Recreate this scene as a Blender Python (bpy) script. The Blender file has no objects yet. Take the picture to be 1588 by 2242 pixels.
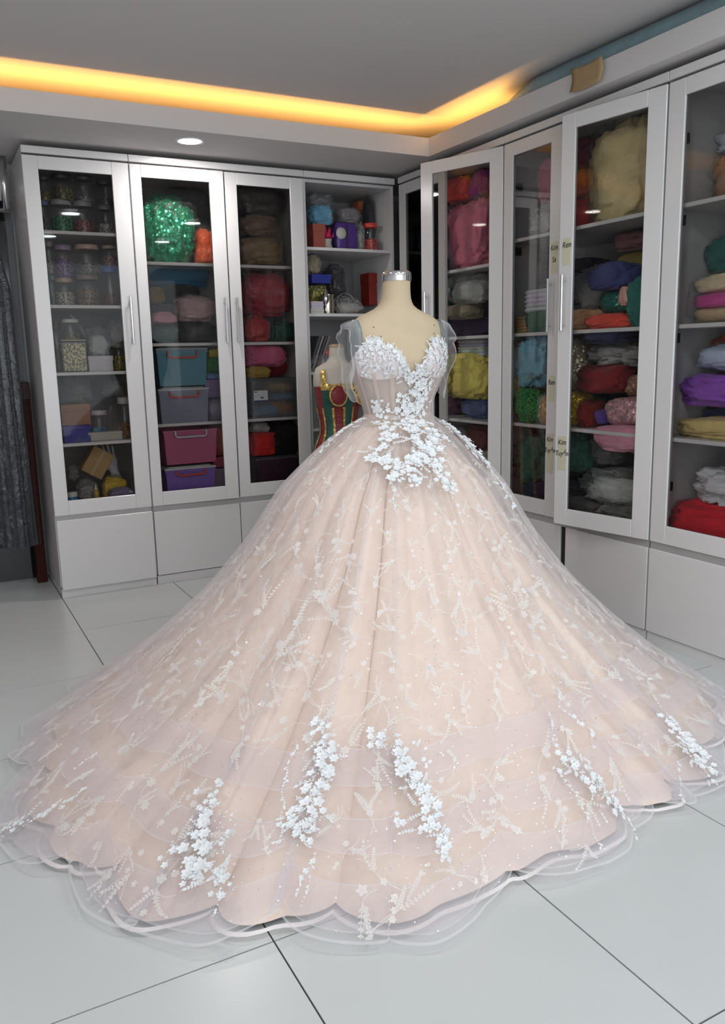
import bpy, math, random
import numpy as np
from mathutils import Vector, Matrix, noise

scene = bpy.context.scene
COL = scene.collection
PI = math.pi
R_ = math.radians

# ------------------------------------------------------------------ camera
CAM_POS = Vector((-0.5745, -4.7359, 1.3056))
YAW, PITCH, ROLL, FPX = 0.4849, 0.1875, -0.0223, 1797.9
fw = Vector((math.sin(YAW)*math.cos(PITCH), math.cos(YAW)*math.cos(PITCH), -math.sin(PITCH)))
rt = Vector((math.cos(YAW), -math.sin(YAW), 0.0))
up = rt.cross(fw)
r2 = rt*math.cos(ROLL) + up*math.sin(ROLL)
u2 = up*math.cos(ROLL) - rt*math.sin(ROLL)
cam_data = bpy.data.cameras.new('camera')
cam_data.sensor_fit = 'VERTICAL'
cam_data.sensor_height = 36.0
cam_data.lens = 36.0*FPX/2242.0
cam_data.clip_start = 0.05
cam = bpy.data.objects.new('camera', cam_data)
COL.objects.link(cam)
cam.matrix_world = Matrix(((r2.x, u2.x, -fw.x, CAM_POS.x), (r2.y, u2.y, -fw.y, CAM_POS.y),
                           (r2.z, u2.z, -fw.z, CAM_POS.z), (0, 0, 0, 1)))
scene.camera = cam

# ------------------------------------------------------------------ world, lamps, exposure
scene.view_settings.view_transform = 'Standard'
scene.view_settings.look = 'None'
scene.view_settings.gamma = 1.0
scene.view_settings.use_curve_mapping = False
scene.view_settings.exposure = 0.06
world = bpy.data.worlds.new('world')
scene.world = world
world.use_nodes = True
world.node_tree.nodes['Background'].inputs[0].default_value = (0.90, 0.95, 1.0, 1)
world.node_tree.nodes['Background'].inputs[1].default_value = 0.6
scene.cycles.max_bounces = 5
scene.cycles.diffuse_bounces = 3
scene.cycles.glossy_bounces = 3
scene.cycles.transmission_bounces = 4
scene.cycles.adaptive_threshold = 0.07
scene.cycles.transparent_max_bounces = 14
scene.cycles.caustics_reflective = False
scene.cycles.caustics_refractive = False
scene.cycles.sample_clamp_indirect = 3.0

def area_light(name, loc, rot, size, power, color, size_y=None, disk=False, spread=None):
    d = bpy.data.lights.new(name, 'AREA')
    d.energy = power
    d.color = color
    d.size = size
    if disk:
        d.shape = 'DISK'
    elif size_y:
        d.shape = 'RECTANGLE'
        d.size_y = size_y
    if spread:
        d.spread = spread
    o = bpy.data.objects.new(name, d)
    COL.objects.link(o)
    o.location = loc
    o.rotation_euler = rot
    return o

Z_SOFFIT, Z_LIP, Z_CEIL = 2.43, 2.53, 2.63
DOWNLIGHTS = [(-0.55, -2.35), (0.75, -3.15), (1.75, -3.35), (-0.55, -4.5), (0.75, -4.6), (1.75, -4.7)]
for k, (x, y) in enumerate(DOWNLIGHTS):
    area_light('ceiling_lamp_light', (x, y, Z_CEIL-0.035), (0, 0, 0), 0.16, (10.5, 5.8, 6.0, 5.4, 5.0, 5.0)[k], (0.96, 0.97, 1.0) if k == 0 else (0.86, 0.96, 1.0), disk=True)
area_light('soffit_lamp_light', (0.80, -0.285, Z_SOFFIT-0.012), (0, 0, 0), 0.12, 7, (1.0, 0.96, 0.94), disk=True)
area_light('soffit_lamp_light', (-0.75, -0.285, Z_SOFFIT-0.012), (0, 0, 0), 0.12, 1.2, (1.0, 0.86, 0.78), disk=True)  # added out-of-view lamp that warms the left cabinets
# added daylight fill, unseen, from the open side behind the camera
area_light('rear_daylight_fill', (0.2, -7.4, 1.5), (R_(90), 0, 0), 4.6, 88, (0.86, 0.95, 1.0), size_y=2.4)

# ------------------------------------------------------------------ materials
MATS = {}
def nt(name):
    m = bpy.data.materials.new(name)
    m.use_nodes = True
    t = m.node_tree
    return m, t, t.nodes, t.links, t.nodes['Principled BSDF']

def plain(name, col, rough=0.5, metal=0.0, var=0.06, scale=8.0, bump=0.0, bscale=60.0, spec=0.5, coat=0.0):
    if name in MATS:
        return MATS[name]
    m, t, N, L, b = nt(name)
    tc = N.new('ShaderNodeTexCoord')
    no = N.new('ShaderNodeTexNoise'); no.inputs['Scale'].default_value = scale; no.inputs['Detail'].default_value = 4
    L.new(tc.outputs['Object'], no.inputs['Vector'])
    mx = N.new('ShaderNodeMix'); mx.data_type = 'RGBA'
    mx.inputs[6].default_value = (*[c*(1-var) for c in col], 1)
    mx.inputs[7].default_value = (*[min(1, c*(1+var)) for c in col], 1)
    L.new(no.outputs['Fac'], mx.inputs[0])
    L.new(mx.outputs[2], b.inputs['Base Color'])
    b.inputs['Roughness'].default_value = rough
    b.inputs['Metallic'].default_value = metal
    b.inputs['Specular IOR Level'].default_value = spec
    b.inputs['Coat Weight'].default_value = coat
    if bump > 0:
        n2 = N.new('ShaderNodeTexNoise'); n2.inputs['Scale'].default_value = bscale; n2.inputs['Detail'].default_value = 3
        L.new(tc.outputs['Object'], n2.inputs['Vector'])
        bp = N.new('ShaderNodeBump'); bp.inputs['Strength'].default_value = bump; bp.inputs['Distance'].default_value = 0.01
        L.new(n2.outputs['Fac'], bp.inputs['Height'])
        L.new(bp.outputs['Normal'], b.inputs['Normal'])
    MATS[name] = m
    return m

def cloth(col, kind='plain'):
    """woven / glossy / tulle / sequin / bead cloth in one colour, creases from stretched noise"""
    key = 'cloth_%s_%.3f_%.3f_%.3f' % (kind, *col)
    if key in MATS:
        return MATS[key]
    m, t, N, L, b = nt(key)
    tc = N.new('ShaderNodeTexCoord')
    n1 = N.new('ShaderNodeTexNoise'); n1.inputs['Scale'].default_value = 9; n1.inputs['Detail'].default_value = 5; n1.inputs['Distortion'].default_value = 1.2
    L.new(tc.outputs['Object'], n1.inputs['Vector'])
    mx = N.new('ShaderNodeMix'); mx.data_type = 'RGBA'
    mx.inputs[6].default_value = (*[c*0.72 for c in col], 1)
    mx.inputs[7].default_value = (*[min(1, c*1.25) for c in col], 1)
    L.new(n1.outputs['Fac'], mx.inputs[0])
    L.new(mx.outputs[2], b.inputs['Base Color'])
    b.inputs['Roughness'].default_value = {'plain': 0.8, 'satin': 0.38, 'tulle': 0.9, 'sequin': 0.3, 'bead': 0.35, 'glass': .1}[kind]
    b.inputs['Sheen Weight'].default_value = 0.15
    bp = N.new('ShaderNodeBump'); bp.inputs['Strength'].default_value = 0.55; bp.inputs['Distance'].default_value = 0.012
    if kind in ('sequin', 'bead'):
        v = N.new('ShaderNodeTexVoronoi'); v.inputs['Scale'].default_value = 90 if kind == 'sequin' else 95
        L.new(tc.outputs['Object'], v.inputs['Vector'])
        if kind == 'sequin':
            # every sequin lies at its own angle: tilt the normal per cell
            vm = N.new('ShaderNodeVectorMath'); vm.operation = 'SUBTRACT'; vm.inputs[1].default_value = (.5, .5, .5)
            L.new(v.outputs['Color'], vm.inputs[0])
            ge = N.new('ShaderNodeNewGeometry')
            va = N.new('ShaderNodeVectorMath'); va.operation = 'ADD'
            L.new(vm.outputs[0], va.inputs[0]); L.new(ge.outputs['Normal'], va.inputs[1])
            vn = N.new('ShaderNodeVectorMath'); vn.operation = 'NORMALIZE'
            L.new(va.outputs[0], vn.inputs[0]); L.new(vn.outputs[0], b.inputs['Normal'])
            b.inputs['Metallic'].default_value = 0.45
        else:
            bp.invert = True
            bp.inputs['Distance'].default_value = 0.02
            L.new(v.outputs['Distance'], bp.inputs['Height']); L.new(bp.outputs['Normal'], b.inputs['Normal'])
            # round beads: relief shading put into the colour, pale faces, dark chinks
            rp = N.new('ShaderNodeValToRGB'); rp.color_ramp.elements[0].position = .30; rp.color_ramp.elements[1].position = .62
            rp.color_ramp.elements[0].color = (*[min(1, c*1.3) for c in col], 1); rp.color_ramp.elements[1].color = (*[c*.25 for c in col], 1)
            L.new(v.outputs['Distance'], rp.inputs[0]); L.new(rp.outputs[0], b.inputs['Base Color'])
    else:
        n2 = N.new('ShaderNodeTexNoise'); n2.inputs['Scale'].default_value = 16; n2.inputs['Detail'].default_value = 6; n2.inputs['Distortion'].default_value = 2.0
        mp = N.new('ShaderNodeMapping'); mp.inputs['Scale'].default_value = (1, 1.6, 2.4); mp.inputs['Rotation'].default_value = (0.4, 0.3, 0.2)
        L.new(tc.outputs['Object'], mp.inputs['Vector']); L.new(mp.outputs[0], n2.inputs['Vector'])
        L.new(n2.outputs['Fac'], bp.inputs['Height']); L.new(bp.outputs['Normal'], b.inputs['Normal'])
    MATS[key] = m
    return m

def sheer(name, col, alpha, edge=0.5, rough=0.6, crinkle=0.0, cscale=14.0, gloss=0.0, glossrough=0.2, trans=0.4, power=3.0):
    """a thin see-through fabric or plastic film: more threads in the way where it is seen edge on"""
    if name in MATS:
        return MATS[name]
    m = bpy.data.materials.new(name); m.use_nodes = True
    N, L = m.node_tree.nodes, m.node_tree.links
    N.clear()
    out = N.new('ShaderNodeOutputMaterial')
    tr = N.new('ShaderNodeBsdfTransparent')
    df = N.new('ShaderNodeBsdfDiffuse'); df.inputs[0].default_value = (*col, 1)
    tl = N.new('ShaderNodeBsdfTranslucent'); tl.inputs[0].default_value = (*col, 1)
    a = N.new('ShaderNodeMixShader'); a.inputs[0].default_value = trans
    L.new(df.outputs[0], a.inputs[1]); L.new(tl.outputs[0], a.inputs[2])
    body = a
    nrm = None
    if crinkle > 0:
        tc = N.new('ShaderNodeTexCoord')
        n2 = N.new('ShaderNodeTexNoise'); n2.inputs['Scale'].default_value = cscale; n2.inputs['Detail'].default_value = 5; n2.inputs['Distortion'].default_value = 1.5
        L.new(tc.outputs['Object'], n2.inputs['Vector'])
        bp = N.new('ShaderNodeBump'); bp.inputs['Strength'].default_value = crinkle; bp.inputs['Distance'].default_value = 0.02
        L.new(n2.outputs['Fac'], bp.inputs['Height'])
        nrm = bp.outputs['Normal']
        L.new(nrm, df.inputs['Normal'])
    if gloss > 0:
        gl = N.new('ShaderNodeBsdfGlossy'); gl.inputs['Roughness'].default_value = glossrough
        gl.inputs[0].default_value = (1, 1, 1, 1)
        if nrm: L.new(nrm, gl.inputs['Normal'])
        g = N.new('ShaderNodeMixShader'); g.inputs[0].default_value = gloss
        L.new(a.outputs[0], g.inputs[1]); L.new(gl.outputs[0], g.inputs[2])
        body = g
    lw = N.new('ShaderNodeLayerWeight'); lw.inputs[0].default_value = 0.5
    pw = N.new('ShaderNodeMath'); pw.operation = 'POWER'; pw.inputs[1].default_value = power
    L.new(lw.outputs['Facing'], pw.inputs[0])
    ml = N.new('ShaderNodeMath'); ml.operation = 'MULTIPLY_ADD'; ml.use_clamp = True
    ml.inputs[1].default_value = edge; ml.inputs[2].default_value = alpha
    L.new(pw.outputs[0], ml.inputs[0])
    mx = N.new('ShaderNodeMixShader')
    L.new(ml.outputs[0], mx.inputs[0]); L.new(tr.outputs[0], mx.inputs[1]); L.new(body.outputs[0], mx.inputs[2])
    L.new(mx.outputs[0], out.inputs['Surface'])
    MATS[name] = m
    return m

def pane_mat(name, tint):
    if name in MATS:
        return MATS[name]
    m = bpy.data.materials.new(name); m.use_nodes = True
    N, L = m.node_tree.nodes, m.node_tree.links
    N.clear()
    out = N.new('ShaderNodeOutputMaterial')
    tr = N.new('ShaderNodeBsdfTransparent'); tr.inputs[0].default_value = (*tint, 1)
    gl = N.new('ShaderNodeBsdfGlossy'); gl.inputs['Roughness'].default_value = 0.02
    fr = N.new('ShaderNodeFresnel'); fr.inputs[0].default_value = 1.22
    mx = N.new('ShaderNodeMixShader')
    L.new(fr.outputs[0], mx.inputs[0]); L.new(tr.outputs[0], mx.inputs[1]); L.new(gl.outputs[0], mx.inputs[2])
    L.new(mx.outputs[0], out.inputs['Surface'])
    MATS[name] = m
    return m

def emit(name, col, strength):
    if name in MATS:
        return MATS[name]
    m, t, N, L, b = nt(name)
    b.inputs['Base Color'].default_value = (*col, 1)
    b.inputs['Emission Color'].default_value = (*col, 1)
    b.inputs['Emission Strength'].default_value = strength
    MATS[name] = m
    return m

M_WHITE = plain('white_laminate', (0.76, 0.735, 0.73), 0.24, var=0.015, scale=3)
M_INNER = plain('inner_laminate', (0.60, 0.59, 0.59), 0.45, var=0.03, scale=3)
M_BACK = plain('shaded_back_board', (0.26, 0.25, 0.25), 0.5, var=0.05, scale=3)  # interior shade of the left row put into a darker back colour
M_GROOVE = plain('groove_shade', (0.42, 0.40, 0.40), 0.5)  # handle-groove shadow put into the rail's colour
M_STEEL = plain('brushed_steel', (0.72, 0.72, 0.73), 0.22, 1.0, var=0.03)
M_PANE = pane_mat('dim_pane', (0.84, 0.83, 0.82))  # heavier tint stands in for shade inside the left row
M_PANE_R = pane_mat('bright_pane', (0.95, 0.95, 0.945))  # lighter tint stands in for more light inside the right row
M_CEIL = plain('ceiling_paint', (0.74, 0.705, 0.70), 0.85, var=0.015, scale=1.2)
M_WALL = plain('wall_paint', (0.62, 0.60, 0.60), 0.8, var=0.03, scale=2)
M_TILE = plain('glazed_tile', (0.64, 0.65, 0.64), 0.26, var=0.02, scale=2.5, bump=0.015, bscale=9)
M_GROUT = plain('dark_grout', (0.06, 0.06, 0.06), 0.9)
M_FILM = sheer('plastic_film', (0.80, 0.80, 0.82), 0.05, 0.25, crinkle=0.9, cscale=13, gloss=0.55, glossrough=0.16, trans=0.3)
M_CLEAR = sheer('clear_plastic_bag', (0.82, 0.83, 0.83), 0.22, 0.5, crinkle=1.0, cscale=22, gloss=0.4, glossrough=0.18, trans=0.3)
M_JAR = sheer('jar_plastic', (0.75, 0.76, 0.78), 0.03, 0.30, gloss=0.85, glossrough=0.06, trans=0.2)
M_BINCLEAR = sheer('clear_bin_plastic', (0.62, 0.66, 0.70), 0.22, 0.35, gloss=0.3, glossrough=0.1, trans=0.3)
M_COVER = sheer('garment_cover', (0.06, 0.06, 0.07), 0.03, 0.12, crinkle=0.8, cscale=6, gloss=0.9, glossrough=0.10, trans=0.1)
M_BLACK = plain('black_void', (0.012, 0.012, 0.014), 0.6)

# ------------------------------------------------------------------ mesh helpers
class MB:
    def __init__(s):
        s.v = []; s.f = []; s.mi = []; s.cur = 0
    def add(s, vs, fs):
        o = len(s.v)
        s.v.extend([tuple(p) for p in vs])
        for f in fs:
            s.f.append(tuple(o+i for i in f)); s.mi.append(s.cur)
        return o
    def box(s, x0, x1, y0, y1, z0, z1, bev=0.0):
        if bev <= 0:
            s.add([(x0,y0,z0),(x1,y0,z0),(x1,y1,z0),(x0,y1,z0),(x0,y0,z1),(x1,y0,z1),(x1,y1,z1),(x0,y1,z1)],
                  [(3,2,1,0),(4,5,6,7),(0,1,5,4),(1,2,6,5),(2,3,7,6),(3,0,4,7)])
            return
        b = min(bev, (x1-x0)/2.01, (y1-y0)/2.01, (z1-z0)/2.01)
        def ring(bx, z):
            c = bx
            return [(x0+c,y0+b if c==b else y0+b,z)]
        pts = []
        for z, ins in ((z0, b), (z0+b, 0), (z1-b, 0), (z1, b)):
            X0, X1, Y0, Y1 = x0+ins, x1-ins, y0+ins, y1-ins
            k = b if ins == 0 else b*0.6
            pts += [(X0+k,Y0,z),(X1-k,Y0,z),(X1,Y0+k,z),(X1,Y1-k,z),(X1-k,Y1,z),(X0+k,Y1,z),(X0,Y1-k,z),(X0,Y0+k,z)]
        fs = [tuple(range(7,-1,-1)), tuple(range(24,32))]
        for r in range(3):
            for i in range(8):
                j = (i+1) % 8
                fs.append((r*8+i, r*8+j, (r+1)*8+j, (r+1)*8+i))
        s.add(pts, fs)
    def grid(s, P, wrap_u=False, wrap_v=False):
        """P[v][u] points"""
        nv, nu = len(P), len(P[0])
        o = len(s.v)
        for row in P:
            s.v.extend([tuple(map(float, q)) for q in row])
        for j in range(nv - (0 if wrap_v else 1)):
            for i in range(nu - (0 if wrap_u else 1)):
                i2, j2 = (i+1) % nu, (j+1) % nv
                s.f.append((o+j*nu+i, o+j*nu+i2, o+j2*nu+i2, o+j2*nu+i)); s.mi.append(s.cur)
        return o
    def lathe(s, prof, c=(0,0,0), n=20, cap=True, axis='z', sx=1.0, sy=1.0):
        P = []
        for (r, h) in prof:
            row = []
            for i in range(n):
                a = 2*PI*i/n
                q = (r*math.cos(a)*sx, r*math.sin(a)*sy, h)
                if axis == 'x': q = (q[2], q[0], q[1])
                if axis == 'y': q = (q[0], q[2], -q[1])
                row.append((c[0]+q[0], c[1]+q[1], c[2]+q[2]))
            P.append(row)
        o = s.grid(P, wrap_u=True)
        if cap:
            s.f.append(tuple(o+i for i in reversed(range(n)))); s.mi.append(s.cur)
            k = o+(len(prof)-1)*n
            s.f.append(tuple(k+i for i in range(n))); s.mi.append(s.cur)
    def tube(s, pts, r, n=8, closed=False, cap=True):
        pts = [Vector(q) for q in pts]
        m = len(pts); P = []
        prev = None
        for i, q in enumerate(pts):
            a = pts[(i-1) % m] if (closed or i > 0) else q
            b = pts[(i+1) % m] if (closed or i < m-1) else q
            t = (b-a); t = t.normalized() if t.length > 1e-9 else Vector((0,0,1))
            if prev is None:
                ref = Vector((0,0,1)) if abs(t.z) < 0.9 else Vector((1,0,0))
                u = t.cross(ref).normalized()
            else:
                u = (prev - t*prev.dot(t)).normalized()
            prev = u
            w = t.cross(u)
            rr = r[i] if hasattr(r, '__len__') else r
            P.append([q + (u*math.cos(2*PI*k/n) + w*math.sin(2*PI*k/n))*rr for k in range(n)])
        o = s.grid(P, wrap_u=True, wrap_v=closed)
        if cap and not closed:
            s.f.append(tuple(o+i for i in reversed(range(n)))); s.mi.append(s.cur)
            k = o+(m-1)*n
            s.f.append(tuple(k+i for i in range(n))); s.mi.append(s.cur)
    def build(s, name, mats, parent=None, smooth=False, loc=None, rz=None, auto=None):
        me = bpy.data.meshes.new(name)
        me.from_pydata(s.v, [], s.f)
        if not isinstance(mats, (list, tuple)): mats = [mats]
        for m in mats: me.materials.append(m)
        if len(mats) > 1: me.polygons.foreach_set('material_index', s.mi)
        if smooth: me.polygons.foreach_set('use_smooth', [True]*len(me.polygons))
        if auto: me.polygons.foreach_set('use_smooth', [True]*len(me.polygons)); me.set_sharp_from_angle(angle=R_(auto))
        me.update()
        o = bpy.data.objects.new(name, me)
        COL.objects.link(o)
        if parent is not None: o.parent = parent
        if loc is not None: o.location = loc
        if rz is not None: o.rotation_euler = (0, 0, rz)
        return o

def tag(o, label, cat, group=None):
    o['label'] = label; o['category'] = cat
    if group: o['group'] = group
    return o
def empty(name, loc=(0,0,0), rz=0.0, label=None, cat=None, group=None):
    o = bpy.data.objects.new(name, None)
    o.empty_display_size = 0.1
    COL.objects.link(o)
    o.location = loc; o.rotation_euler = (0, 0, rz)
    if label: tag(o, label, cat, group)
    return o
def structure(o):
    o['kind'] = 'structure'
    return o
def part(name, mat, parent, *boxes, bev=0.0):
    mb = MB()
    for b in boxes: mb.box(*b, bev=bev)
    return mb.build(name, mat, parent)

# ------------------------------------------------------------------ room shell
W = 2.207                                  # front plane of the right-hand row
TS = 0.633
fl = MB(); fl.box(-2.3, 2.9, -7.6, 0.66, -0.06, -0.004)
floor = structure(fl.build('floor', M_GROUT))
tm = MB(); g = 0.0021
tm.box(g, TS-g, g, TS-g, -0.004, 0.0, bev=0.0)
tile0 = None
for i in range(-3, 5):
    for j in range(-11, 2):
        x, y = i*TS, j*TS
        if tile0 is None:
            tile0 = tm.build('tile', M_TILE, floor, loc=(x, y, 0))
        else:
            o = tile0.copy(); COL.objects.link(o); o.location = (x, y, 0); o.parent = floor
structure(part('wall_back', M_WALL, None, (-2.3, 2.9, 0.62, 0.72, 0, 2.75)))
structure(part('wall_right', M_WALL, None, (2.83, 2.93, -7.6, 0.62, 0, 2.75)))
structure(part('wall_left', M_WALL, None, (-2.4, -2.3, -7.6, 0.72, 0, 2.75)))
structure(part('ceiling', M_CEIL, None, (-2.3, 2.9, -7.6, 0.66, Z_CEIL, Z_CEIL+0.08)))
# dropped soffit round the room with a raised lip that hides the cove lamps
LY, LX = -0.475, 2.155
sf = MB()
sf.box(-2.3, 2.83, LY+0.012, 0.62, Z_SOFFIT, Z_SOFFIT+0.012)
sf.box(LX+0.012, 2.83, -7.6, LY+0.012, Z_SOFFIT, Z_SOFFIT+0.012)
structure(sf.build('ceiling_soffit', M_CEIL))
lp = MB()
lp.box(-2.3, LX, LY-0.0, LY+0.012, Z_SOFFIT, Z_LIP)
structure(lp.build('trim_1', M_CEIL))
lp = MB()
lp.box(LX, LX+0.012, -7.6, LY+0.012, Z_SOFFIT, Z_LIP)
structure(lp.build('trim_2', M_CEIL))
# cove lamps: two runs of amber strip lying on the soffit behind the lip
M_AMBER = emit('amber_strip', (1.0, 0.52, 0.10), 3.0)
for nm, bx, lab, lc, ln, rz in (
        ('led_strip', (-2.2, LX, LY+0.075, LY+0.087, Z_SOFFIT+0.012, Z_SOFFIT+0.018), 'amber cove light strip above the jar cabinet side', ((LX-2.2)/2, LY+0.081, Z_SOFFIT+0.022), LX+2.2, 0),
        ('led_strip', (LX+0.075, LX+0.087, -1.22, LY, Z_SOFFIT+0.012, Z_SOFFIT+0.018), 'amber cove light strip above the open glass door', (LX+0.081, (LY-1.22)/2, Z_SOFFIT+0.022), 0.75, R_(90))):
    tag(part(nm, M_AMBER, None, bx), lab, 'light strip')
    l = area_light('cove_light', lc, (R_(180), 0, rz), ln, 2.5*ln, (1.0, 0.50, 0.11), size_y=0.02)

def downlight(x, y, z, label, on=9.0):
    t = empty('downlight', (x, y, z), 0, label, 'ceiling light', 'recessed downlights')
    mb = MB(); mb.lathe([(0.062,-0.004),(0.072,-0.006),(0.078,-0.002),(0.078,0.0)], n=32, cap=False)
    mb.build('trim_ring', M_WHITE, t, smooth=True)
    mb = MB(); mb.lathe([(0.0,-0.003),(0.03,-0.0035),(0.062,-0.003)], n=32, cap=False)
    mb.build('lens', emit('lamp_lens', (0.95, 0.98, 1.0), on), t, smooth=True)
    return t
downlight(-0.75, -0.285, Z_SOFFIT, 'added unseen round white downlight in the soffit before the dark glass door')  # fitting added for the unseen warming lamp
downlight(0.80, -0.285, Z_SOFFIT, 'round white downlight glowing in the soffit above the jar cabinet')
for i, (x, y) in enumerate(DOWNLIGHTS):
    downlight(x, y, Z_CEIL, 'round white downlight in the raised ceiling')
# ------------------------------------------------------------------ cabinets
def door(parent, x0, x1, gx0, gx1, hx, name='door', hinge=None, swing=0.0, z0=0.472, z1=2.356):
    """glazed door in the unit's own frame: x along the row, y=0 is the front face"""
    hx0 = hinge if hinge is not None else x0
    d = MB()
    X = lambda v: v-hx0
    gz0, gz1 = 0.553, 2.29
    d.box(X(x0), X(gx0), 0, 0.02, z0, z1, bev=0.0025)
    d.box(X(gx1), X(x1), 0, 0.02, z0, z1, bev=0.0025)
    d.box(X(gx0), X(gx1), 0, 0.02, z0, gz0, bev=0.0025)
    d.box(X(gx0), X(gx1), 0, 0.02, gz1, z1, bev=0.0025)
    o = d.build('door', M_WHITE, parent, loc=(hx0, 0, 0), rz=swing)
    part('glass_pane', M_PANE if parent in (CB1, CB2) else M_PANE_R, o, (X(gx0), X(gx1), 0.008, 0.012, gz0, gz1))
    if hx is not None:
        h = MB()
        h.box(X(hx)-0.006, X(hx)+0.006, -0.028, -0.018, 1.40, 1.66, bev=0.003)
        for z in (1.43, 1.63):
            h.box(X(hx)-0.004, X(hx)+0.004, -0.020, 0.0, z-0.004, z+0.004)
        h.build('handle', M_STEEL, o)
    return o

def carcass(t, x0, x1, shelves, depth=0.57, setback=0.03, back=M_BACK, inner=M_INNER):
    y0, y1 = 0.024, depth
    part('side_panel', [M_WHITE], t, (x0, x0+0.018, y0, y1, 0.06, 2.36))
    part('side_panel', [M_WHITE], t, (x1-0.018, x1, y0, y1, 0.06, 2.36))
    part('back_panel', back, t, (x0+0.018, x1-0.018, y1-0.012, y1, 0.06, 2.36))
    part('top_panel', inner, t, (x0+0.018, x1-0.018, y0, y1-0.012, 2.342, 2.36))
    part('bottom_panel', inner, t, (x0+0.018, x1-0.018, y0, y1-0.012, 0.482, 0.5))
    part('cornice', M_WHITE, t, (x0, x1, 0.0, y1, 2.366, 2.402), bev=0.002)
    part('plinth', M_WHITE, t, (x0+0.002, x1-0.002, 0.012, y1, 0.0, 0.05))
    for z in shelves:
        part('shelf', M_WHITE, t, (x0+0.019, x1-0.019, setback, y1-0.013, z-0.018, z), bev=0.002)

def low_front(t, x0, x1, z0=0.056, z1=0.438, y=0.0):
    part('drawer_front', M_WHITE, t, (x0, x1, y, y+0.02, z0, z1), bev=0.002)

# left-hand row: frame at (0,0), x along world x
CB1 = CB2 = None
CB1 = empty('glass_cabinet', (0, 0, 0), 0, 'narrow white glass-door cabinet full of bead jars', 'cabinet', 'white storage cabinets')
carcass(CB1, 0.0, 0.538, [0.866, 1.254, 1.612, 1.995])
door(CB1, 0.0, 0.536, 0.076, 0.447, 0.494)
low_front(CB1, 0.004, 0.534, 0.05, 0.446, -0.012)
part('groove_rail', M_GROOVE, CB1, (0.004, 0.534, 0.006, 0.024, 0.44, 0.482))
CB2 = empty('glass_cabinet', (0, 0, 0), 0, 'white double glass-door cabinet with plastic storage boxes inside', 'cabinet', 'white storage cabinets')
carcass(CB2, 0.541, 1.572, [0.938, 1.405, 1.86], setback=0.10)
door(CB2, 0.543, 1.068, 0.603, 0.985, 1.037, swing=R_(-1.2))
door(CB2, 1.078, 1.566, 1.150, 1.482, 1.110, hinge=1.566)
low_front(CB2, 0.545, 1.072)
low_front(CB2, 1.077, 1.566)
part('groove_rail', M_GROOVE, CB2, (0.545, 1.566, 0.008, 0.024, 0.436, 0.484))
CB3 = empty('open_cabinet', (0, 0, 0), 0, 'white doorless cabinet of open shelves in the corner', 'cabinet', 'white storage cabinets')
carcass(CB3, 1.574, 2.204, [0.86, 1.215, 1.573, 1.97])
low_front(CB3, 1.578, 2.200)
part('groove_rail', M_GROOVE, CB3, (1.578, 2.2, 0.008, 0.024, 0.436, 0.484))

# right-hand row: local x runs along world -y, local y=0 is the plane x=W
def rowR(name, label):
    t = empty(name, (W, 0, 0), R_(-90), label, 'cabinet', 'white storage cabinets')
    return t
RSH = [0.935, 1.407, 1.887]
CR1 = rowR('glass_cabinet', 'white glass-door cabinet in the corner, nearer door ajar, pink bag inside')
carcass(CR1, 0.03, 1.106, [0.925, 1.407, 1.79], depth=0.56, back=M_INNER)
door(CR1, 0.04, 0.560, 0.115, 0.49, None)
door(CR1, 0.565, 1.103, 0.645, 1.02, 0.602, hinge=1.103, swing=R_(20.5))
low_front(CR1, 0.04, 0.56); low_front(CR1, 0.565, 1.10)
part('groove_rail', M_GROOVE, CR1, (0.04, 1.10, 0.008, 0.024, 0.436, 0.484))
CR2 = rowR('glass_cabinet', 'white glass-door cabinet with handwritten tape labels on both doors')
carcass(CR2, 1.109, 2.178, RSH, depth=0.56, back=M_INNER)
D3 = door(CR2, 1.112, 1.638, 1.184, 1.475, 1.497)
D4 = door(CR2, 1.643, 2.175, 1.72, 2.087, 1.680, hinge=2.175, swing=R_(9.5))
low_front(CR2, 1.112, 1.60); low_front(CR2, 1.640, 2.175)
part('groove_rail', M_GROOVE, CR2, (1.112, 2.175, 0.008, 0.024, 0.436, 0.484))
part('gap_shadow', M_BLACK, CR2, (1.603, 1.637, 0.010, 0.024, 0.056, 0.436))  # black strip paints the darkness between the drawer fronts
CR3 = rowR('glass_cabinet', 'white glass-door cabinet beside the taped doors, purple and red cloth inside')
carcass(CR3, 2.181, 3.25, RSH, depth=0.56, back=M_INNER)
door(CR3, 2.184, 2.712, 2.268, 2.640, 2.68)
door(CR3, 2.717, 3.247, 2.79, 3.175, 2.755, hinge=3.247)
low_front(CR3, 2.184, 2.712); low_front(CR3, 2.717, 3.247)
part('groove_rail', M_GROOVE, CR3, (2.184, 3.247, 0.008, 0.024, 0.436, 0.484))
# little dark hinge blocks inside the glass doors of the right-hand row
for t, x in ((CR1, 0.05), (CR2, 1.128), (CR3, 2.2)):
    for z in (0.72, 1.36, 1.84, 2.16):
        part('hinge', plain('dark_hinge', (0.05, 0.05, 0.05), 0.5), t, (x, x+0.012, 0.05, 0.10, z-0.028, z+0.012))

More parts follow.
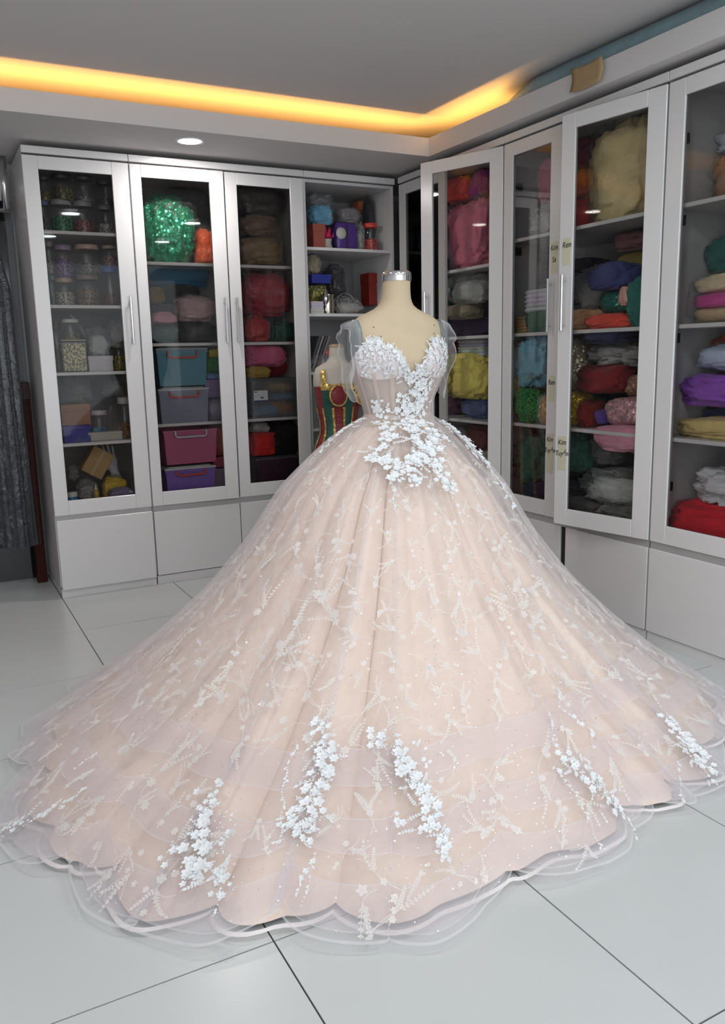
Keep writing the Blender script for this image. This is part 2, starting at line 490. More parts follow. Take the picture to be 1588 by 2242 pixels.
# handwritten tape labels on the two doors
M_TAPE = plain('cream_tape', (0.66, 0.62, 0.46), 0.6)
M_INK = plain('black_ink', (0.02, 0.02, 0.02), 0.6)
def tape(d, x, z0, z1, w, lines, size, hx0):
    mb = MB()
    mb.box(x-w/2-hx0, x+w/2-hx0, -0.0012, 0.0, z0, z1)
    mb.cur = 1
    for k, (txt, z) in enumerate(lines):
        cu = bpy.data.curves.new('lettering', 'FONT')
        cu.body = txt; cu.size = size; cu.align_x = 'CENTER'; cu.shear = 0.15; cu.offset = 0.0004
        ob = bpy.data.objects.new('lettering', cu); COL.objects.link(ob)
        me = bpy.data.meshes.new_from_object(ob)
        mb.add([(x-hx0+q.co.x*0.9, -0.0018-0.0002*math.sin(q.co.x*60), z+q.co.y+0.04*q.co.x) for q in me.vertices], [tuple(p.vertices) for p in me.polygons])
        bpy.data.objects.remove(ob); bpy.data.curves.remove(cu); bpy.data.meshes.remove(me)
    o = mb.build('tape_label', [M_TAPE, M_INK], d)
    o['label'] = 'cream tape label with handwritten black lettering'
    return o
tape(D4, 1.686, 1.70, 1.82, 0.044, [('Ren', 1.778)], 0.036, 2.175)
tape(D4, 1.686, 0.742, 0.905, 0.05, [('Kim', 0.865), ('Tuyến', 0.812)], 0.034, 2.175)
tape(D3, 1.515, 1.68, 1.83, 0.044, [('Kim', 1.79), ('Sa', 1.735)], 0.036, 1.112)
tape(D3, 1.515, 1.06, 1.19, 0.044, [('Ren', 1.145)], 0.036, 1.112)
tape(D3, 1.512, 0.70, 0.90, 0.05, [('Kim', 0.86), ('Tuyến', 0.805)], 0.034, 1.112)
# ------------------------------------------------------------------ gown: the skirt's surface
AX, AY, ZW = 0.97, -2.10, 1.09             # foot of the dress form, waist height
FACE = R_(264.5)                           # the way the form faces
HEM = [(0,1.08),(30,1.12),(60,1.25),(90,1.3),(130,1.28),(150,1.28),(163,1.38),(177,1.42),(190,1.45),(203,1.51),(216,1.52),(230,1.46),(240,1.41),(248,1.34),(256,1.27),(264,1.22),(273,1.175),(289,1.18),(304,1.20),(325,1.23),(345,1.12),(360,1.08)]
PZ = np.array([1,.985,.96,.93,.89,.775,.6,.43,.29,.17,.08,.03,0])
PR = np.array([0,.03,.065,.10,.14,.245,.345,.475,.615,.755,.885,.955,1.0])
_l = np.r_[0, np.cumsum(np.hypot(np.diff(PZ)*1.09, np.diff(PR)*1.15))]; _l /= _l[-1]
_s = np.linspace(0, 1, 401)
_k = np.exp(-0.5*(np.arange(-24, 25)/10.0)**2); _k /= _k.sum()
def _sm(y):
    y = np.interp(_s, _l, y)
    yp = np.r_[2*y[0]-y[24:0:-1], y, 2*y[-1]-y[-2:-26:-1]]
    return np.convolve(yp, _k, 'valid')
PROF_Z, PROF_R = _sm(PZ), _sm(PR)
_th = np.arange(3600)/10.0
_hr = np.interp(_th, [h[0] for h in HEM], [h[1] for h in HEM])
_k2 = np.exp(-0.5*(np.arange(-150, 151)/60.0)**2); _k2 /= _k2.sum()
HEM_R = np.convolve(np.r_[_hr[-150:], _hr, _hr[:150]], _k2, 'valid')

def pleats(seed, n, wmin, wmax):
    rg = np.random.RandomState(seed)
    h = np.zeros(3600)
    base = (np.arange(n)+rg.uniform(-.38, .38, n))*360.0/n
    for c in base:
        w = rg.uniform(wmin, wmax); a = rg.uniform(.45, 1.0)
        d = (_th-c+180) % 360-180
        h += a*np.exp(-np.abs(d/w)**1.6)
    return h-h.mean()
def at_th(arr, th):
    x = (np.asarray(th) % 360)*10
    i = np.floor(x).astype(int) % 3600
    f = x-np.floor(x)
    return arr[i]*(1-f)+arr[(i+1) % 3600]*f

def lobes(seed, wmin, wmax):
    """rounded flutes with sharp creases between them"""
    rg = np.random.RandomState(seed)
    cuts = [0.0]
    while cuts[-1] < 360-wmin*1.2: cuts.append(cuts[-1]+rg.uniform(wmin, wmax))
    cuts = np.array(cuts)*360.0/cuts[-1]
    i = np.searchsorted(cuts, _th, 'right')-1
    i = np.clip(i, 0, len(cuts)-2)
    x = (_th-cuts[i])/(cuts[i+1]-cuts[i])
    am = rg.uniform(.7, 1.0, len(cuts))[i]
    return am*np.abs(np.sin(np.pi*x))**.6

H_MAIN = pleats(11, 30, 2.2, 4.6)
H_BIG = pleats(5, 13, 6.0, 10.0)
def waist_r(th):
    a = np.radians(th)-FACE
    return 1.0/np.sqrt((np.cos(a)/0.096)**2+(np.sin(a)/0.122)**2)
def skirt_nom(th, s, off=0.0):
    rw = waist_r(th)
    pr = np.interp(s, _s, PROF_R); pz = np.interp(s, _s, PROF_Z)
    r = rw+(at_th(HEM_R, th)-rw)*pr+off
    a = np.radians(th)
    return r*np.cos(a), r*np.sin(a), ZW*pz+0.012
def skirt(th, s, off=0.0, own=None, amp=1.0, ownamp=0.5, flute=None, scale=1.0, lift=0.012, pl=None):
    """one layer of the skirt; pl = (number, swing in degrees, depth, seed): pleats that fold over themselves"""
    th = np.asarray(th, float); s = np.asarray(s, float)
    t2 = th
    dr = 0.0
    if pl is not None:
        n, sw, dep, sd = pl
        ph = np.radians(th*n+55*np.sin(np.radians(th*3+sd*40))+38*np.sin(np.radians(th*7+sd*71)))
        mod = 0.62+0.38*np.sin(np.radians(th*5+sd*23+50*s))
        g_ = np.clip(s*9, 0, 1)*mod
        t2 = th+sw*g_*np.sin(ph)
        dr = dep*g_*(0.35+0.65*s)*np.cos(ph)
    rw = waist_r(t2)
    pr = np.interp(s, _s, PROF_R); pz = np.interp(s, _s, PROF_Z)
    r = rw+(at_th(HEM_R, t2)*scale-rw)*pr
    A = 0.003+0.030*np.clip(s*1.5, 0, 1)
    hh = at_th(H_MAIN, t2+2.0*np.sin(s*4+th*.1))*0.8+at_th(H_BIG, t2)*1.1*s
    if own is not None: hh = hh*(1-ownamp*.4)+at_th(own, t2+1.5*np.sin(s*5+th*.07))*ownamp
    r = r+A*hh*amp+dr+off
    z = ZW*pz+lift*s
    if flute is not None:
        k = np.clip((s-.55)/.45, 0, 1)**1.7
        f = at_th(flute[0], t2)
        r = r+flute[1]*k*(f-.55)
        z = z+k*flute[2]*(1-f)
    a = np.radians(t2)
    return r*np.cos(a), r*np.sin(a), np.maximum(z, 0.004)
# ------------------------------------------------------------------ dress form
def smooth_interp(z, zs, vs):
    return float(np.interp(z, zs, vs))
BODY = [  # z, half width, half depth, forward shift, squareness
    (0.80,.150,.110,.00,2.0),(0.90,.172,.122,.00,2.1),(0.98,.160,.112,.00,2.1),(1.05,.128,.092,.00,2.1),(1.10,.116,.083,.002,2.1),
    (1.15,.130,.089,.002,2.1),(1.20,.150,.098,.005,2.15),(1.25,.168,.107,.008,2.2),(1.29,.174,.108,.009,2.2),(1.33,.175,.101,.006,2.3),
    (1.37,.175,.090,.002,2.4),(1.40,.173,.081,-.002,2.5),(1.425,.164,.074,-.005,2.5),(1.445,.142,.068,-.006,2.4),(1.460,.104,.063,-.006,2.2),
    (1.476,.070,.058,-.004,2.1),(1.500,.055,.054,.000,2.0),(1.535,.050,.051,.004,2.0),(1.566,.049,.050,.008,2.0)]
BZ = [b[0] for b in BODY]
def body_pt(phi, z, off=0.0):
    """phi measured from the front (+ towards the form's left hand); returns world-local coords of the form (front = -y)"""
    a, b, c, n = (smooth_interp(z, BZ, [q[k] for q in BODY]) for k in (1, 2, 3, 4))
    cs, sn = math.cos(phi), math.sin(phi)
    x = (a+off)*math.copysign(abs(sn)**(2/n), sn)
    y = (b+off)*math.copysign(abs(cs)**(2/n), cs)
    for s_ in (-1, 1):       # bust
        dx = (x-s_*0.075)/0.058; dz = (z-1.285)/0.055
        if cs > 0: y += 0.026*math.exp(-dx*dx-dz*dz)
    return Vector((x, -(y+c), z))

FORM_RZ = FACE+PI/2
M_LINEN = plain('cream_linen', (0.60, 0.47, 0.32), 0.85, var=0.07, scale=14, bump=0.12, bscale=260)
form = empty('dress_form', (AX, AY, 0), FORM_RZ, 'cream linen dress form with chrome neck cap wearing the bridal gown', 'mannequin', 'dress forms')
def body_mesh(name, mat, parent, z0=0.80, z1=1.566, off=0.0, rows=64, n=72):
    mb = MB()
    P = []
    for j in range(rows+1):
        z = z0+(z1-z0)*j/rows
        P.append([body_pt(2*PI*i/n, z, off) for i in range(n)])
    mb.grid(P, wrap_u=True)
    return mb.build(name, mat, parent, smooth=True)
body_mesh('torso', M_LINEN, form)
cp = MB(); cp.lathe([(0.049,1.564),(0.052,1.566),(0.053,1.572),(0.053,1.590),(0.051,1.596),(0.046,1.600),(0.0,1.602)], c=(0,-0.008,0), n=40, cap=False)
cp.build('neck_cap', plain('chrome', (0.82,0.81,0.80), 0.12, 1.0, var=0.02), form, auto=40)
M_PLATE = plain('grey_arm_plate', (0.20, 0.21, 0.21), 0.28)
for s_ in (-1, 1):
    ap = MB()
    ap.lathe([(0.0,0.010),(0.6,0.009),(0.92,0.005),(1.0,0.0),(1.0,-0.012)], n=36, cap=False, axis='x')
    ap.v = [(s_*(0.168+q[0]), q[1]*0.058+0.002, 1.350+q[2]*0.084) for q in ap.v]
    ap.build('arm_plate', M_PLATE, form, smooth=True)
st = MB(); st.lathe([(0.0,0.0),(0.19,0.004),(0.20,0.012),(0.19,0.022),(0.03,0.034),(0.02,0.05),(0.018,0.82),(0.0,0.82)], n=24, cap=False)
st.build('stand', plain('stand_iron', (0.05,0.05,0.05), 0.4, 0.6), form, smooth=True)
for (ph, z) in ((-38, 1.405), (-30, 1.372), (42, 1.41), (36, 1.38)):
    q = body_pt(R_(ph), z, 0.001); pn = MB(); pn.lathe([(0.0,-0.0025),(0.0022,-0.001),(0.0022,0.001),(0.0,0.0025)], c=q, n=8, cap=False)
    pn.build('pin_mark', plain('pin_grey', (0.16,0.13,0.10), 0.5), form)

# ------------------------------------------------------------------ gown
gown = empty('bridal_gown', (AX, AY, 0), 0, 'blush ball gown with sheer organza skirt and white floral lace', 'dress')
def cosd(x): return math.cos(R_(x))

M_LINING = plain('peach_satin', (0.93, 0.74, 0.62), 0.55, var=0.03, scale=5)
M_ORG = sheer('organza', (0.92, 0.89, 0.92), 0.19, 0.5, trans=0.45, power=2.2)
M_ORG2 = sheer('organza_inner', (0.94, 0.85, 0.82), 0.15, 0.45, trans=0.45, power=2.0)
M_BAND = sheer('organza_band', (0.91, 0.83, 0.89), 0.27, 0.4, trans=0.4, power=2.0)
M_EDGE = sheer('organza_rolled_edge', (0.90, 0.86, 0.88), 0.42, 0.3, trans=0.3)
M_EMB = sheer('cream_embroidery', (0.97, 0.92, 0.87), 0.74, 0.15, trans=0.12)
M_LACE = plain('white_lace', (0.86, 0.86, 0.87), 0.6, var=0.04, scale=60)
M_LACE.node_tree.nodes['Principled BSDF'].inputs['Sheen Weight'].default_value = 0.3
M_SEQ = plain('silver_sequin', (0.95, 0.93, 0.92), 0.12, 0.7, var=0.02)
M_HEMW = plain('white_hem_binding', (0.86, 0.78, 0.76), 0.6)

OWN_A, OWN_B, OWN_C = pleats(21, 34, 1.6, 3.6), pleats(33, 27, 2.0, 4.5), pleats(47, 40, 1.4, 3.2)
FLUTE = lobes(8, 17, 33)

def shell(name, mat, kw, s0=0.0, s1=1.0, ns=90, nth=720, parent=gown, edges=None):
    th = np.arange(nth)*360.0/nth
    ss = np.linspace(s0, s1, ns)
    T, S = np.meshgrid(th, ss)
    x, y, z = skirt(T, S, **kw)
    me = bpy.data.meshes.new(name)
    V = np.stack([x, y, z], -1).reshape(-1, 3)
    idx = np.arange(ns*nth).reshape(ns, nth)
    a = idx[:-1]; b = np.roll(idx, -1, 1)[:-1]; c = np.roll(idx, -1, 1)[1:]; d = idx[1:]
    F = np.stack([a, d, c, b], -1).reshape(-1, 4)
    me.vertices.add(len(V)); me.vertices.foreach_set('co', V.ravel())
    me.loops.add(F.size); me.loops.foreach_set('vertex_index', F.ravel().astype(np.int32))
    me.polygons.add(len(F)); me.polygons.foreach_set('loop_start', np.arange(0, F.size, 4, dtype=np.int32))
    me.polygons.foreach_set('use_smooth', np.ones(len(F), bool))
    me.materials.append(mat)
    me.update(calc_edges=True)
    o = bpy.data.objects.new(name, me); COL.objects.link(o); o.parent = parent
    return o

K_LIN = dict(off=-0.070, own=OWN_B, amp=1.1, ownamp=0.6, scale=1.0, lift=0.0, pl=(27, 2.3, 0.050, 2), flute=(FLUTE, .07, .0))
K_LACE = dict(off=-0.018, own=OWN_C, amp=0.9, ownamp=0.4, scale=0.985, lift=0.008, pl=(24, 2.8, 0.018, 3), flute=(FLUTE, .10, .03))
K_OUT = dict(off=0.004, own=OWN_A, amp=1.05, ownamp=0.7, scale=1.0, lift=0.012, pl=(31, 3.0, 0.022, 1), flute=(FLUTE, .12, .045))
K_BAND = dict(off=-0.006, own=OWN_A, amp=1.0, ownamp=0.55, scale=0.992, lift=0.010, pl=(31, 2.6, 0.018, 1), flute=(FLUTE, .12, .04))
K_FLAT = {k: v for k, v in K_OUT.items() if k != 'pl'}      # the overskirt with its fine pleats smoothed out: lace lies on this
o = shell('skirt_lining', M_LINING, K_LIN, s1=0.985, nth=1080); o['label'] = 'peach satin lining'
o = shell('lace_underskirt', M_ORG2, K_LACE); o['label'] = 'blush tulle underskirt'
o = shell('organza_overskirt', M_ORG, K_OUT, nth=1080); o['label'] = 'sheer pale organza overskirt'
hb = shell('hem_binding', M_EDGE, dict(K_OUT, off=0.006), s0=0.996, s1=1.001, ns=3, nth=1080)
lb = shell('lining_hem', M_HEMW, dict(K_LIN, off=-0.032), s0=0.980, s1=0.986, ns=3)
# tiers of doubled organza across the lower skirt
def s_of_ze(ze): return float(np.interp(-ze, -PROF_Z, _s))
for (za, zb) in ((0.232, 0.176), (0.132, 0.09), (0.055, 0.006)):
    sa, sb = s_of_ze(za), s_of_ze(zb)
    b_ = shell('organza_tier', M_BAND, K_BAND, sa, sb, 12)
    b_['label'] = 'doubled band of lilac-white organza'
    for s_ in (sa, sb):
        shell('tier_edge', M_EDGE, dict(K_BAND, off=-0.004), s_-0.0011, s_+0.0011, 2, parent=b_)

# ---- floral lace: petals, leaves and beads laid on the surface
def petal(L_, w, cup=0.25):
    return [(0,0,0),(L_*.45,-w,cup*L_*.25),(L_,-w*.45,cup*L_*.55),(L_,w*.45,cup*L_*.55),(L_*.45,w,cup*L_*.25)], [(0,1,2,3),(0,3,4)]
class Motif:
    def __init__(s): s.mb = MB()
    def put(s, fr, pts, fs, ang=0.0, at_=(0,0,0), lift=0.0):
        P, U, V, N = fr
        ca, sa = math.cos(ang), math.sin(ang)
        s.mb.add([P+U*(at_[0]+x*ca-y*sa)+V*(at_[1]+x*sa+y*ca)+N*(z+lift+at_[2]) for (x, y, z) in pts], fs)
    def flower(s, fr, r, ang, n=5, lift=0.002, at_=(0,0,0), cup=0.45):
        for k in range(n):
            p_, f_ = petal(r, r*.42, cup)
            s.put(fr, p_, f_, ang+2*PI*k/n, at_, lift)
        p_, f_ = [(r*.16*math.cos(2*PI*k/6), r*.16*math.sin(2*PI*k/6), r*.10) for k in range(6)]+[(0,0,r*.22)], [(k, (k+1)%6, 6) for k in range(6)]
        s.put(fr, p_, f_, ang, at_, lift)
    def leaf(s, fr, L_, w, ang, at_=(0,0,0), lift=0.0015):
        s.put(fr, [(0,0,0),(L_*.5,-w,.0008),(L_,0,.0003),(L_*.5,w,.0008),(L_*.5,0,L_*.10+.001)], [(0,1,4),(1,2,4),(2,3,4),(3,0,4)], ang, at_, lift)
    def bead(s, fr, r, at_=(0,0,0), lift=0.001):
        s.put(fr, [(r,0,0),(0,r,0),(-r,0,0),(0,-r,0),(0,0,r)], [(0,1,4),(1,2,4),(2,3,4),(3,0,4)], 0, at_, lift)
    def stem(s, fr, pts, w=0.0012, lift=0.001):
        for (a, b) in zip(pts[:-1], pts[1:]):
            dx, dy = b[0]-a[0], b[1]-a[1]; l = math.hypot(dx, dy) or 1e-6
            nx, ny = -dy/l*w, dx/l*w
            s.put(fr, [(a[0]-nx,a[1]-ny,0),(b[0]-nx,b[1]-ny,0),(b[0]+nx,b[1]+ny,0),(a[0]+nx,a[1]+ny,0)], [(0,1,2,3)], 0, (0,0,0), lift)
    def sprig(s, fr, L_, ang, bend, n=6, leaf=0.014, rnd=random):
        pts = []; x = y = 0.0; a = ang
        for k in range(n+1):
            pts.append((x, y))
            a += bend/n
            x += L_/n*math.cos(a); y += L_/n*math.sin(a)
        s.stem(fr, pts, 0.0010)
        a = ang
        for k in range(1, n+1):
            a += bend/n
            for sg in (-1, 1):
                s.leaf(fr, leaf*(1-.4*k/n), leaf*.22, a+sg*0.75, (pts[k][0], pts[k][1], 0))
        s.leaf(fr, leaf, leaf*.25, a, (pts[-1][0], pts[-1][1], 0))

class SkirtMotif(Motif):
    """motifs that follow the folds: local x runs round the skirt, y up the skirt"""
    def __init__(s, kw=None, extra=0.022):
        Motif.__init__(s); s.kw = dict(kw or K_FLAT); s.kw['off'] += extra; s.q = []
    def put(s, fr, pts, fs, ang=0.0, at_=(0,0,0), lift=0.0):
        th, s0, r = fr[0], fr[1], fr[2]
        ox, oy = (fr[3], fr[4]) if len(fr) > 3 else (0.0, 0.0)
        ca, sa = math.cos(ang), math.sin(ang)
        o = len(s.q)
        for (x, y, z) in pts:
            X, Y = ox+at_[0]+x*ca-y*sa, oy+at_[1]+x*sa+y*ca
            s.q.append((th+math.degrees(X/r), s0-Y/1.75, z+lift+at_[2]))
        for f in fs:
            s.mb.f.append(tuple(o+i for i in f)); s.mb.mi.append(0)
    def finish(s):
        q = np.array(s.q)
        k = dict(s.kw); base = k.pop('off')
        x, y, z = skirt(q[:, 0], np.clip(q[:, 1], 0.002, 1.0), off=base, **k)
        a = np.arctan2(y, x)
        s.mb.v = np.stack([x+q[:, 2]*np.cos(a)*.8, y+q[:, 2]*np.sin(a)*.8, z+q[:, 2]*.6], -1).tolist()
        return s.mb
def fr_s(th, s, kw=None):
    """(angle, height, metres per radian of angle here, folds included)"""
    k = kw or K_FLAT
    x, y, z = skirt(np.array([th-.15, th+.15]), np.array([s, s]), **k)
    m = math.dist((x[0], y[0], z[0]), (x[1], y[1], z[1]))/R_(.3)
    r0 = math.hypot(float(x[0]), float(y[0]))
    return (th, s, min(max(m, .55*r0), 3.2*r0))

CL = {
 'K1': ([(216.0,0.796),(216.0,0.829),(218.0,0.862),(218.0,0.892),(217.0,0.904),(219.0,0.917),(221.0,0.9),(222.0,0.925)], .055, 1.0),
 'K1b': ([(219.0,0.829),(220.0,0.871)], .02, .6),
 'K2': ([(226.0,0.662),(228.0,0.696),(229.0,0.738),(229.0,0.771),(228.0,0.8),(229.0,0.838),(228.0,0.858),(228.0,0.871),(226.0,0.825)], .035, 1.0),
 'K3': ([(235.0,0.692),(238.0,0.704),(240.0,0.733),(241.0,0.771),(243.0,0.8),(243.0,0.833),(244.0,0.867),(244.0,0.892)], .03, 1.0),
 'K3b': ([(239.0,0.829),(241.0,0.838),(243.0,0.842)], .02, .9),
 'K3c': ([(242.0,0.713),(243.0,0.746)], .015, .6),
 'K4': ([(267.0,0.804),(268.0,0.842),(269.0,0.871),(270.0,0.912),(270.0,0.942)], .045, 1.0),
 'K5': ([(294.0,0.838),(294.0,0.871),(293.0,0.904),(292.0,0.946),(290.5,0.98)], .035, 1.0),
 'K6': ([(192.0,0.979),(193.0,0.954),(195.0,0.929),(197.0,0.896),(197.0,0.883)], .018, .8),
 'HL': ([(189.0,0.013),(183.0,0.042),(182.0,0.075),(181.0,0.113)], .02, .8),
 'HR': ([(308.0,0.037),(309.0,0.079),(309.0,0.133),(308.0,0.183)], .03, .9),
 'HR2': ([(306.0,0.233),(306.0,0.283)], .01, .4),
 'C1': ([(228.0,0.037),(231.0,0.083),(228.0,0.129),(239.0,0.142),(238.0,0.188)], .032, 1.2),
 'C2': ([(250.0,0.02),(253.0,0.07),(258.0,0.121),(264.0,0.158),(263.0,0.196),(268.0,0.225)], .036, 1.2),
 'C3': ([(269.0,0.03),(279.0,0.083),(248.0,0.142),(247.0,0.204)], .034, 1.15),
 'C4': ([(215.0,0.015),(240.0,0.03),(262.0,0.02),(285.0,0.03)], .02, 1.0),
}
STR = {'K2b': [(224.0,0.696),(224.0,0.758),(225.0,0.812),(226.0,0.871)], 'K2c': [(230.0,0.887),(229.0,0.954)], 'K2d': [(230.0,0.921),(230.0,0.963)],
 'K4a': [(269.0,0.725),(266.0,0.779),(267.0,0.804)], 'K4b': [(277.0,0.658),(273.0,0.725),(274.0,0.754),(276.0,0.792),(274.0,0.829)],
 'K4c': [(264.0,0.817),(265.0,0.887),(264.0,0.967)], 'K4d': [(270.0,0.912),(271.0,0.96),(270.0,0.99)], 'K5a': [(304.0,0.779),(299.0,0.812),(294.0,0.838)],
 'K5b': [(288.0,0.921),(283.0,0.958),(282.0,0.99)], 'K6b': [(192.0,0.854),(192.0,0.833),(193.0,0.817)], 'HR3': [(308.0,0.16),(306.5,0.22),(306.0,0.29)],
 'C5': [(236.0,0.15),(238.0,0.25)], 'C6': [(266.0,0.2),(268.0,0.3)], 'K1c': [(222.0,0.925),(222.5,0.96)]}
def along(path, n):
    d = [0.0]
    for a, b in zip(path[:-1], path[1:]): d.append(d[-1]+math.hypot((a[0]-b[0])*.02*max(.1, b[1]), (a[1]-b[1])*1.75))
    u = np.linspace(0, d[-1], n)
    return np.interp(u, d, [q[0] for q in path]), np.interp(u, d, [q[1] for q in path]), d[-1]
rnd = random.Random(4)
def cluster(path, width, dens):
    mo = SkirtMotif()
    _, _, ln = along(path, 3)
    n = max(3, int(ln/0.016*dens*1.1))
    th, s, _ = along(path, n)
    for k in range(n):
        taper = 0.45+0.55*math.sin(PI*min(1, (k+.7)/n))
        for m in range(4 if width > .025 else 3):
            fr = fr_s(th[k], s[k])
            ox, oy = rnd.gauss(0, width*.5*taper), rnd.gauss(0, .012)
            c = rnd.random()
            if c < .55: mo.flower(fr, rnd.uniform(.007, .0165 if width > .025 else .012)*(0.4+.6*dens)*taper**.4, rnd.uniform(0, 6), rnd.choice((5, 5, 6)), rnd.uniform(.001, .006), (ox, oy, 0))
            elif c < .85: mo.sprig(fr+(ox, oy), rnd.uniform(.02, .045)*taper, rnd.uniform(0, 2*PI), rnd.uniform(-1.2, 1.2), rnd.choice((3, 4, 5)), .010)
            else:
                for q in range(4): mo.bead(fr, rnd.uniform(.002, .0035), (ox+rnd.gauss(0, .012), oy+rnd.gauss(0, .012), 0))
    o = mo.finish().build('lace_applique', M_LACE, gown)
    o['kind'] = 'stuff'; o['label'] = 'white floral lace applique'
    return o
for key, (path, width, dens) in CL.items():
    cluster(path, width, dens)
for key, path in STR.items():
    mo = SkirtMotif()
    _, _, ln = along(path, 3)
    n = max(6, int(ln/0.009))
    th, s, _ = along(path, n)
    for k in range(n):
        fr = fr_s(th[k], s[k])
        ox = .004*math.sin(k*.7)
        mo.bead(fr, rnd.uniform(.0022, .0048), (ox, 0, 0))
        if rnd.random() < .35: mo.leaf(fr, rnd.uniform(.010, .016), .0035, rnd.uniform(-2.6, -.5), (ox, 0, 0))
        if rnd.random() < .12: mo.flower(fr, rnd.uniform(.006, .009), rnd.uniform(0, 6), 5, .001, (ox, 0, 0))
    o = mo.finish().build('beaded_lace_trail', M_LACE, gown); o['kind'] = 'stuff'; o['label'] = 'trailing white beaded lace strand'

# ---- cream embroidery sprigs over the whole underskirt
mo = SkirtMotif(K_FLAT, -0.004)
rnd = random.Random(9)
cand = []
for k in range(6500):
    s_ = 0.05+0.92*rnd.random()**0.72
    th_ = rnd.uniform(140, 350)
    x, y, z = skirt_nom(np.array([th_]), np.array([s_]))
    q = (float(x[0]), float(y[0]), float(z[0]))
    if all((q[0]-c[0])**2+(q[1]-c[1])**2+(q[2]-c[2])**2 > 0.0046 for c in cand):
        cand.append(q)
        if s_ > .72 and rnd.random() < .45: continue
        fr = fr_s(th_, s_)
        sz = rnd.uniform(.6, 1.1)*(0.5+.5*min(1, s_*2))
        a0 = rnd.choice((PI/2, -PI/2, PI/2))+rnd.gauss(0, .45)
        for m in range(rnd.choice((2, 3))):
            mo.sprig(fr, rnd.uniform(.05, .11)*sz, a0+rnd.uniform(-.6, .6), rnd.uniform(-1.0, 1.0), 8, .0125*sz)
        for m in range(rnd.choice((1, 2, 3))):
            mo.flower(fr, rnd.uniform(.008, .016)*sz, rnd.uniform(0, 6), rnd.choice((5, 6)), .0005, (rnd.gauss(0, .012), rnd.gauss(0, .02), 0), 0.03)
        for m in range(2):
            aa = a0+PI*rnd.choice((0, 1))+rnd.uniform(-.7, .7); L_ = rnd.uniform(.04, .10)*sz; bd = rnd.uniform(-.9, .9)
            pts = [(L_*t_*math.cos(aa+t_*bd), L_*t_*math.sin(aa+t_*bd)) for t_ in (0, .2, .4, .6, .8, 1)]
            mo.stem(fr, pts, .0009)
            mo.bead(fr, .0026, (pts[-1][0], pts[-1][1], 0))
o = mo.finish().build('lace_embroidery', M_EMB, gown); o['kind'] = 'stuff'; o['label'] = 'cream floral embroidery on the underskirt'
# ---- glitter
mo = Motif()
N_S = 5200
for k in range(N_S):
    s_ = 0.05+0.94*rnd.random()**0.6; th_ = rnd.uniform(148, 342)
    x, y, z = skirt(np.array([th_]), np.array([s_]), **dict(K_OUT, off=0.006))
    P = Vector((float(x[0]), float(y[0]), float(z[0])))
    n_ = Vector((P.x*rnd.uniform(.2, 1.6), P.y*rnd.uniform(.2, 1.6), rnd.uniform(.1, 1.3))).normalized()
    u_ = n_.cross(Vector((0, 0, 1))).normalized(); v_ = n_.cross(u_)
    r_ = rnd.uniform(.0010, .0024)
    mo.mb.add([P+u_*r_, P+v_*r_, P-u_*r_, P-v_*r_], [(0, 1, 2, 3)])
o = mo.mb.build('glitter', M_SEQ, gown); o['kind'] = 'stuff'; o['label'] = 'silver glitter specks'

# ---- bodice (in the form's own frame, front = -y)
bod = empty('bodice', (0, 0, 0), FORM_RZ); bod.parent = gown
TOPZ = [(0,1.245),(7,1.262),(14,1.30),(22,1.338),(32,1.352),(45,1.352),(60,1.338),(80,1.31),(100,1.285),(130,1.25),(180,1.225)]
def top_z(phi):
    d = abs(math.degrees(phi)+180-360*math.floor((math.degrees(phi)+180)/360)-180)
    return float(np.interp(d, [t[0] for t in TOPZ], [t[1] for t in TOPZ]))
def bod_pt(phi, v, off=0.006):
    zt = top_z(phi); z = 1.085+(zt-1.085)*v
    return body_pt(phi, z, off)
def bodice_shell(name, mat, off, v0=0.0, v1=1.0, rows=34, n=120):
    mb = MB()
    mb.grid([[bod_pt(2*PI*i/n, v0+(v1-v0)*j/rows, off) for i in range(n)] for j in range(rows+1)], wrap_u=True)
    return mb.build(name, mat, bod, smooth=True)
M_CORSET = sheer('blush_corset_mesh', (0.90, 0.78, 0.76), 0.50, 0.4, trans=0.25)
M_CUP = plain('blush_cup', (0.88, 0.78, 0.76), 0.7, var=0.03)
bodice_shell('corset_mesh', M_CORSET, 0.006)
bodice_shell('tulle_veil', M_ORG, 0.012, 0, .97)
mb = MB()
for sgn in (-1, 1):
    P = []
    for j in range(14):
        row = []
        for i in range(22):
            ph = R_(sgn*(7+70*i/21)); zt = top_z(ph)
            zb = 1.238-0.015*math.sin(PI*i/21)
            row.append(body_pt(ph, zb+(zt-zb)*j/13, 0.009))
        P.append(row)
    mb.grid(P)
mb.build('bust_cup', M_CUP, bod, smooth=True)
M_BONE = sheer('boning_satin', (0.93, 0.80, 0.72), 0.75, 0.2)
for dg in (-75, -48, -24, 24, 48, 75, 105, -105):
    mb = MB()
    P = []
    for j in range(20):
        z = 1.085+j*(1.245-1.085)/19
        P.append([body_pt(R_(dg+e*3.0*(1+.0*j)), z, 0.0105+(.002 if e == 0 else 0)) for e in (-1, 0, 1)])
    mb.grid(P); mb.build('boning', M_BONE, bod, smooth=True)
mb = MB(); mb.grid([[body_pt(2*PI*i/90, z, o_) for i in range(90)] for (z, o_) in ((1.078,.008),(1.082,.0125),(1.096,.0125),(1.100,.008))], wrap_u=True)
mb.build('waistband', M_BONE, bod, smooth=True)
def frame_bod(phd, z, off=0.015):
    ph = R_(phd)
    P = body_pt(ph, z, off)
    U = (body_pt(ph+.03, z, off)-body_pt(ph-.03, z, off)).normalized()
    V = (body_pt(ph, z+.004, off)-body_pt(ph, z-.004, off)).normalized()
    N = U.cross(V).normalized()
    if N.y*P.y+N.x*P.x < 0: N = -N
    return P, U, N.cross(U).normalized(), N
rnd = random.Random(12)
mo = Motif()
